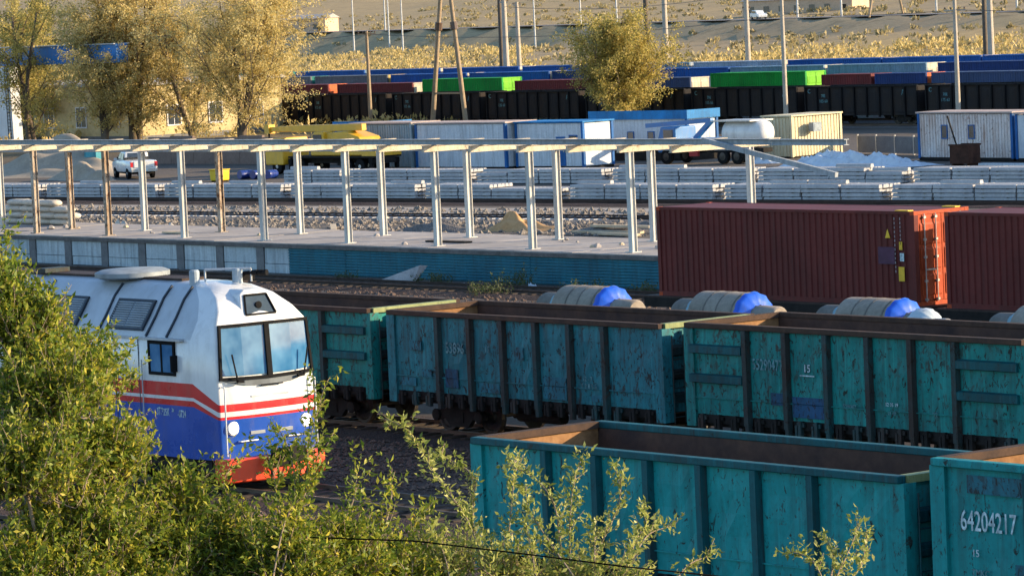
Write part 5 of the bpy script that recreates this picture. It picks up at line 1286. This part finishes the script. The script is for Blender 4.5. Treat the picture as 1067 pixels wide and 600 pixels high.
def far_tree(label, base, h, spread, seed, leafm, size, n1=7, dens=1.0, lean=(0,0), name='steppe_tree', first=.22, grp='trees of the middle ground', stems=1):
    T = Tree(seed); r = T.r; bx = np.array((base[0], base[1], 0.0))
    for st in range(stems):
        a0 = r.uniform(0, 6.28); b0 = bx+np.array((math.cos(a0), math.sin(a0), 0))*(.35 if stems > 1 else 0)
        tr = T.limb(b0-np.array((0,0,.2)), (lean[0]+r.normal(0,.10), lean[1]+r.normal(0,.10), 1), h*r.uniform(.72,.85), .17+h*.008, 9, .07, .05, .25, 8)
        for k in range(n1):
            f = first+(.97-first)*(k+r.uniform(0,.8))/n1; p = tr[min(9, int(f*9))]; a = k*2.4+r.uniform(-.5,.5)
            L = spread*(1-.55*f)*r.uniform(.75,1.15); d = np.array((math.cos(a), math.sin(a), .75+.5*f))
            l1 = T.limb(p, d, L, .075, 6, .12, .08, .3, 5)
            for q in range(7):
                p2 = l1[1+min(5, q*6//7)]; d2 = np.array((math.cos(a), math.sin(a), .6))+r.normal(0,.75,3); l2 = T.limb(p2, d2, L*r.uniform(.28,.55), .032, 4, .16, .05, .3, 4)
                for w_ in range(5):
                    p3 = l2[1+w_*4//5]; l3 = T.limb(p3, d2+r.normal(0,.8,3), r.uniform(.5,1.2), .013, 3, .2, -.02, .4, 3, False)
                    T.leaf_line(l3, .030/dens, .20)
                T.leaf_line(l2, .15/dens, .15)
    return T.finish(name, label, 'tree', tuple(bx), BARKD, leafm, size, .55, .25, grp)
GOLD = leaf_mat('golden_leaves', [(.12, (.34,.28,.09)), (.35, (.54,.43,.15)), (.6, (.70,.55,.22)), (.85, (.76,.64,.34))], .55, .5); GOLDG = leaf_mat('gold_green_leaves', [(.12, (.20,.19,.05)), (.4, (.38,.32,.08)), (.65, (.58,.45,.13)), (.9, (.68,.53,.20))], .55, .5); DGRN = leaf_mat('dull_green_leaves', [(.12, (.07,.085,.03)), (.5, (.15,.15,.05)), (.9, (.30,.24,.08))])
far_tree('broad golden tree at the right end of the left group', (-293.0,203.0), 15.5, 10.5, 11, GOLD, .19, 12, 1.3, first=.10, stems=3)
far_tree('tall golden tree in the middle of the left group', (-308.0,202.0), 18.0, 8.0, 12, GOLD, .20, 12, 1.4, first=.14, stems=3)
far_tree('slim golden tree left of the tall one', (-309.1,199.5), 16.0, 6.5, 13, GOLD, .20, 11, 1.2, first=.14, stems=2)
far_tree('forked golden-green tree behind the left posts', (-318.5,197.6), 15.5, 6.5, 14, GOLDG, .20, 10, .62, first=.14, stems=2)
far_tree('gold-green tree at the left edge beside the white crane leg', (-333.0,206.5), 16.0, 5.5, 15, GOLDG, .20, 9, .9, stems=2)
far_tree('olive tree farthest left, behind the blue girder', (-345.5,214.5), 17.0, 6.5, 16, DGRN, .20, 9, .9, stems=2)
far_tree('pale golden tree between the tall one and the broad one', (-302.5,204.5), 14.5, 6.5, 18, GOLD, .20, 10, 1.1, first=.12, stems=2)
far_tree('lone olive-gold tree standing before the black wagons', (-264.4,222.5), 10.2, 6.8, 17, GOLDG, .19, 11, 1.4, (.10,.04), first=.20, stems=3)

# foreground elm bushes
ELM = leaf_mat('elm_leaves', [(.14, (.040,.082,.010)), (.37, (.12,.18,.020)), (.58, (.26,.30,.034)), (.78, (.48,.42,.050)), (.95, (.64,.43,.060))], .5, .45)
ELM2 = leaf_mat('elm_leaves_pale', [(.10, (.08,.12,.025)), (.35, (.19,.235,.045)), (.6, (.36,.38,.09)), (.85, (.55,.51,.17))], .5, .45)
def shoot(T, pts, step=.030, twig=.10, tl=(.10,.26), dens=1.0):
    T.leaf_line(pts, step*1.6, .008)
    s_ = 0.0; r = T.r; k = 0
    for a, b in zip(pts[len(pts)//5:-1], pts[len(pts)//5+1:]):
        L = np.linalg.norm(b-a); n = max(1, int(L/twig*dens+r.uniform(0,1)))
        for i in range(n):
            p = a+(b-a)*(i+r.uniform(0,1))/n; d = (b-a)/L; sd = np.cross(d, r.normal(0,1,3)); sd /= np.linalg.norm(sd)
            l3 = T.limb(p, d*.9+sd*.8+np.array((0,0,.2)), r.uniform(*tl), .0045, 3, .12, .05, .4, 3, r.random() < .3); T.leaf_line(l3, step, .006)
def bush(name, label, base, lobes, sprigs, seed, mat, nsh, leaf=.052, grp='foreground elm bushes'):
    T = Tree(seed); r = T.r; b = np.array(base, float); top = b+np.array((0,0,max(2.5, min(l[2] for l in lobes)-1.6))) if lobes else b+np.array((0,0,4.6))
    T.limb(b-np.array((0,0,.15)), top-b, np.linalg.norm(top-b), .11, 8, .03, 0, .6, 8)
    for (x, y, z, R_) in lobes:
        c = np.array((x, y, z)); mid = (top+c)/2+r.normal(0,.12,3)-np.array((0,0,.15)); T.curve([top, mid, c], .038, .014, 6)
        for k in range(int(nsh*(R_/.5)**2)):
            d = r.normal(0,1,3); d /= np.linalg.norm(d); d[2] = abs(d[2])*.9-.22; q = c+d*R_*r.uniform(.15,.82)
            di = d*.55+np.array((0,0,.85))+r.normal(0,.30,3); di /= np.linalg.norm(di); L = r.uniform(.32,.72)
            T.curve([c+(q-c)*.25, q-di*L*.2, q+di*L*.25, q+di*L*.55+r.normal(0,.03,3)], .008, .003, 3)
            pts = [q-di*L*.2, q, q+di*L*.25, q+di*L*.55]; shoot(T, [np.array(p) for p in pts], .022, .075, (.07,.22))
    for sp in sprigs:
        root = np.array(sp[0]); T.curve([top, (top+root)/2+np.array((0,0,-.3)), root], .02, .011, 5)
        sp = [tuple(np.array(q)+(r.normal(0,.035,3) if 0 < i_ < len(sp)-1 else 0)) for i_, q in enumerate(sp)]; pts = T.curve(sp, .010, .004, 5); shoot(T, pts, .020, .036, (.08,.24) if mat is ELM2 else (.12,.34), 1.0)
    return T.finish(name, label, 'bush', tuple(b), BARK, mat, leaf*.8 if False else leaf, .40, .10, grp)
LA = [(-30.90,18.75,9.25,0.53), (-30.24,18.79,8.51,0.59), (-30.80,19.55,8.62,0.33), (-29.93,18.31,7.90,0.71), (-30.23,19.30,7.92,0.42), (-30.00,18.96,7.28,0.72), (-29.87,18.27,6.99,0.67)]
LA += [(-30.7,18.95,8.95,.42),(-30.5,19.25,8.5,.36),(-30.05,19.88,7.42,.33),(-30.3,19.55,7.85,.28),(-30.0,20.15,7.05,.36),(-29.75,18.75,6.75,0.6),(-29.85,19.35,6.75,0.55),(-31.2,18.4,8.2,.5),(-30.9,19.1,7.9,.40)]
LB_ = [(-29.6,19.9,6.45,.5),(-29.5,20.5,6.40,.5),(-29.2,21.1,6.35,.5),(-29.1,21.7,6.25,.45),(-29.0,22.2,6.2,.4),(-29.96,19.78,7.05,0.53), (-30.05,20.46,6.92,0.57), (-29.29,20.60,6.83,0.57), (-29.40,21.27,6.83,0.50), (-29.52,21.89,6.57,0.42)]
LC = [(-29.58,22.60,6.39,0.39), (-28.85,22.70,6.33,0.35), (-28.88,23.45,6.18,0.34), (-28.22,23.48,6.17,0.30)]
SA = [[(-30.6,18.4,8.6),(-30.75,18.6,9.0),(-30.9,18.75,9.45),(-31.0,18.95,9.8)],[(-30.5,18.7,8.2),(-30.6,19.05,8.6),(-30.65,19.25,8.85),(-30.8,19.35,9.0)],[(-30.2,19.0,7.8),(-30.3,19.35,8.15),(-30.4,19.6,8.4),(-30.5,19.85,8.5)],[(-29.9,18.6,7.6),(-29.9,18.9,8.1),(-29.9,19.15,8.5),(-30.0,19.3,8.8)],[(-29.8,19.6,6.8),(-29.8,19.9,7.0),(-29.85,20.05,7.15),(-29.9,20.15,7.25)]]
SB = [[(-29.29,20.61,6.88),(-29.50,20.70,7.24),(-29.72,20.78,7.50),(-29.92,20.87,7.73)],[(-29.00,20.31,6.72),(-29.06,20.60,7.15),(-29.15,20.84,7.51),(-29.29,21.03,7.81)],[(-29.17,20.41,6.78),(-29.27,20.68,7.34),(-29.45,20.82,7.71),(-29.69,20.87,7.92)],[(-29.65,20.45,6.65),(-29.88,20.53,7.10),(-30.12,20.59,7.43),(-30.27,20.74,7.62)],[(-29.33,20.85,6.63),(-29.37,21.15,6.93),(-29.45,21.41,7.25),(-29.56,21.61,7.48)],[(-28.95,20.20,6.74),(-29.05,20.45,7.17),(-29.15,20.69,7.52),(-29.28,20.89,7.88),(-29.37,21.15,8.29)],[(-29.84,19.89,6.70),(-30.04,20.10,7.18),(-30.23,20.30,7.50)],[(-29.20,21.48,6.56),(-29.37,21.72,6.96),(-29.52,21.96,7.23),(-29.75,22.09,7.35)],[(-29.22,21.93,6.50),(-29.42,22.12,6.82),(-29.58,22.35,7.04)]]
SC_ = [[(-28.93,22.61,6.35),(-29.29,22.62,6.90),(-29.65,22.62,7.35),(-30.01,22.61,7.69),(-30.38,22.56,7.82)], [(-29.44,22.93,6.36),(-29.69,23.07,6.82),(-29.97,23.16,7.17),(-30.25,23.23,7.36),(-30.57,23.25,7.43)], [(-29.10,22.86,6.30),(-29.28,23.09,6.67),(-29.46,23.31,7.03),(-29.64,23.52,7.40)], [(-29.10,23.66,6.20),(-29.35,23.80,6.62),(-29.60,23.92,6.91),(-29.89,23.98,7.11),(-30.27,23.92,7.26)], [(-28.63,23.30,6.29),(-28.85,23.49,6.83),(-29.01,23.73,7.15),(-29.17,23.95,7.38)], [(-28.88,23.62,6.23),(-28.95,23.98,6.59),(-29.08,24.25,6.94),(-29.28,24.44,7.25)], [(-28.30,23.08,6.43),(-28.66,23.07,6.76),(-28.94,23.15,7.00),(-29.18,23.27,7.19)], [(-28.37,23.61,6.23),(-28.49,23.90,6.54),(-28.54,24.25,6.66),(-28.61,24.57,6.70)], [(-28.86,24.11,6.12),(-28.98,24.40,6.49),(-29.12,24.65,6.68),(-29.35,24.79,6.80)], [(-29.55,23.42,6.20),(-29.92,23.39,6.53),(-30.21,23.45,6.73),(-30.50,23.51,6.85)], [(-28.35,22.69,6.39),(-28.58,22.85,6.71),(-28.82,22.96,6.89)], [(-28.27,24.22,6.20),(-28.34,24.56,6.36),(-28.42,24.87,6.40)], [(-28.84,22.08,6.43),(-29.13,22.16,6.74),(-29.39,22.25,6.94)], [(-28.41,23.41,6.29),(-28.64,23.56,6.57),(-28.81,23.78,6.85)]]
SD = [[(-27.71,25.71,6.02),(-27.83,26.00,6.34),(-27.92,26.32,6.56)], [(-27.58,25.55,6.05),(-27.87,25.62,6.29),(-28.20,25.62,6.37)], [(-27.89,25.96,5.97),(-27.93,26.34,6.20),(-28.09,26.57,6.43)], [(-27.78,25.79,6.14),(-27.97,25.98,6.33),(-28.20,26.11,6.47)]]
bush('elm_bush', 'large dense elm bush filling the left edge in front of the locomotive', (-29.9,19.0,0), [(x,y,z-.20,R_*.92) for x,y,z,R_ in LA], SA, 21, ELM, 170, .062)
bush('elm_bush', 'low elm bush below the locomotive nose with one tall sprig', (-29.4,20.8,0), [(x,y,z-.22,R_*.95) for x,y,z,R_ in LB_], SB, 22, ELM, 150, .062)
bush('elm_bush', 'pale elm bush with long arching sprigs in front of the near wagon', (-28.9,23.1,0), LC, SC_, 23, ELM2, 80, .060)
bush('elm_sapling', 'thin elm sprigs at the lower right before the near wagon', (-27.8,25.8,0), [], SD, 24, ELM2, 0, .058)
# cable across the bushes
m = MB(); W_ = [(-33.0,12.0,8.6),(-31.5,16.6,7.6),(-29.6,20.4,7.03),(-28.3,21.3,6.97),(-27.2,21.65,6.90),(-26.19,21.92,6.84),(-26.15,22.91,6.64),(-25.92,23.98,6.41),(-25.0,29.0,5.6)]
m.path(W_, .007, 6); tag(m.build('cable', plain('cable_black', (.006,.006,.006), 1.0, .1, 3, 0, 0.0)), 'thin black cable crossing in front of the foreground bushes', 'cable')

# weeds along the platform wall
WEED = leaf_mat('weed_leaves', [(.1, (.03,.05,.02)), (.5, (.07,.10,.035)), (.9, (.14,.15,.05))])
def weed(label, x, y, R_, h, seed):
    T = Tree(seed); r = T.r
    for k in range(int(26*R_)+8):
        a = r.uniform(0,6.28); q = np.array((x+math.cos(a)*R_*r.uniform(0,1), y+math.sin(a)*R_*.5*r.uniform(0,1), -.02))
        l1 = T.limb(q, (r.normal(0,.35), r.normal(0,.35), 1), h*r.uniform(.5,1.1), .008, 3, .15, .05, .4, 3); T.leaf_line(l1, .035, .07)
    T.finish('weed_clump', label, 'weed', (x, y, 0), BARKD, WEED, .10, .5, .1, 'weeds before the platform wall')
for k, (x, y, R_, h, lab) in enumerate(((-133.0,101.6,1.3,.55,'weeds by the grey sheet at the platform wall'),(-127.9,101.9,1.1,.9,'tall weed clump by the teal wall above the middle wagon'),(-126.0,99.0,1.6,.6,'low weed clump between the rails before the teal wall'),(-122.6,101.2,1.4,.6,'weed clump by the teal wall, second from the right'),(-119.4,101.6,1.0,.5,'low weed clump at the right end of the teal wall'),(-139.5,101.8,1.0,.4,'low weed clump left of the grey sheet'))): weed(lab, x, y, R_, h, 40+k)

# dry shrubs on the steppe: nobody could count them
rng = np.random.default_rng(77); Pn = []; Dn = []; Sz = []
def tuft(d, l, R_, h, n):
    u = -d*math.cos(A)+l*math.sin(A); v = d*math.sin(A)+l*math.cos(A); z = terrain(u, v)
    q = rng.normal(0, 1, (n,3)); q /= np.linalg.norm(q, axis=1, keepdims=True); q[:,2] = np.abs(q[:,2]); q *= rng.uniform(.35,1,(n,1))**.5
    Pn.append(np.stack([u+q[:,0]*R_, v+q[:,1]*R_, z+q[:,2]*h], 1)); Dn.append(q+np.array((0,0,.5)))
SHR = leaf_mat('dry_shrub_leaves', [(.12, (.36,.27,.09)), (.4, (.52,.39,.14)), (.7, (.64,.49,.20)), (.95, (.68,.55,.28))])
for k in range(2600):
    l = rng.uniform(-130, 100); d = 372+rng.uniform(0,1)**1.3*(170 if l > 5 else 560); s_ = rng.uniform(.6,1.5)
    u = -d*math.cos(A)+l*math.sin(A); v = d*math.sin(A)+l*math.cos(A)
    if (u+457)*.36+(v-470)*.933 > -20 or abs(l) > d*.145: continue
    tuft(d, l, s_*1.3, s_*1.2, 46)
V = leaves(np.concatenate(Pn), np.concatenate(Dn), .5, rng, .5, 0); tag(put('dry_shrubs', quads_mesh('dry_shrubs', V, SHR)), 'golden dry shrubs covering the plain behind the trains', 'shrubs', kind='stuff')
Pn = []; Dn = []
SCR = leaf_mat('grey_scrub_leaves', [(.12, (.20,.17,.09)), (.5, (.34,.28,.14)), (.95, (.52,.40,.18))])
for k in range(1900):
    d = 520+rng.uniform(0,1)*900; l = rng.uniform(-.16, .16)*d; s_ = rng.uniform(.25,.7)*(1+d/1500)
    u = -d*math.cos(A)+l*math.sin(A); v = d*math.sin(A)+l*math.cos(A); wv = (u+457)*.36+(v-470)*.933
    if -9 < wv < 9: continue
    tuft(d, l, s_*1.2, s_*.8, 22)
V = leaves(np.concatenate(Pn), np.concatenate(Dn), .7, rng, .6, 0); tag(put('steppe_scrub', quads_mesh('steppe_scrub', V, SCR)), 'low grey-brown scrub dotting the far steppe', 'scrub', kind='stuff')

# loose stones between the tracks and behind the platform
def stones(name, label, region, n, size, mat, seed, zfun=lambda x, y: 0.0):
    r = np.random.default_rng(seed); x0, x1, y0, y1, rot = region
    base = np.array([(1,0,0),(-.9,.2,0),(0,1,0),(.1,-1,.1),(0,.1,.75),(0,0,-.5)]); tri = np.array([(0,2,4),(2,1,4),(1,3,4),(3,0,4),(2,0,5),(1,2,5),(3,1,5),(0,3,5)])
    px = r.uniform(x0, x1, n); py = r.uniform(y0, y1, n)+(px-x0)*rot; s_ = size*r.uniform(.35,1,n)**1.6*1.6; a = r.uniform(0, 6.28, n)
    V = base[None]*(s_[:,None,None]*r.uniform(.6,1.3,(n,6,3))); c, s2 = np.cos(a)[:,None], np.sin(a)[:,None]
    X = V[:,:,0]*c-V[:,:,1]*s2+px[:,None]; Y = V[:,:,0]*s2+V[:,:,1]*c+py[:,None]; Z = V[:,:,2]+.02
    W2 = np.stack([X, Y, Z], 2).reshape(-1, 3); F2 = (tri[None]+np.arange(n)[:,None,None]*6).reshape(-1, 3)
    me = bpy.data.meshes.new(name); me.from_pydata(W2.tolist(), [], F2.tolist()); me.materials.append(mat); me.update()
    tag(put(name, me), label, 'stones', kind='stuff')
stones('loose_gravel', 'loose brown gravel between the locomotive track and the wagons', (-96, -64, 57.6, 64.4, 0), 7000, .075, ballast_mat('brown_gravel', (.10,.068,.055), (.22,.16,.13)), 3)
stones('loose_gravel', 'loose dark gravel beside the near wagon track', (-84, -55, 50.2, 53.6, 0), 3500, .07, bpy.data.materials['brown_gravel'], 4)
stones('loose_rubble', 'pale and dark rubble behind the platform', (-215, -120, 118.5, 136, .11), 6000, .17, ballast_mat('mixed_rubble', (.12,.11,.10), (.42,.36,.30)), 5)
stones('loose_rubble', 'scattered rubble in front of the platform wall', (-170, -108, 94.5, 102.6, 0), 3500, .10, bpy.data.materials['brown_gravel'], 6)

# overhead lines between the masts
WIRE = plain('wire_grey', (.10,.10,.10), .8, .1)
def span(label, a, b, sag):
    m = MB(); a = Vector(a); b = Vector(b); pts = []
    for i in range(13):
        t = i/12; p = a.lerp(b, t); p.z -= sag*4*t*(1-t); pts.append(p)
    m.path(pts, .022, 4); tag(m.build('overhead_wire', WIRE), label, 'wire', 'overhead wires of the yard')
span('overhead wire from the crossarm pole rightwards to the tall plain pole', (-301.6,224,9.1), (-244.3,224,9.4), .9)
span('overhead wire from the tall plain pole to the right crossarm pole', (-244.3,224,9.6), (-224.6,224,9.35), .3)
span('overhead wire leaving the right crossarm pole beyond the edge', (-224.6,224,9.35), (-190,224,9.5), .5)
span('overhead wire arriving from the left at the crossarm pole', (-360,224,9.6), (-301.6,224,9.1), .9)
span('overhead wire between the thick mast and the mast by the white car', (-321.1,256,11.0), (-284.4,256,11.2), .7)
span('overhead wire from the mast by the white car to the right edge', (-284.4,256,11.2), (-254.3,258,11.4), .6)
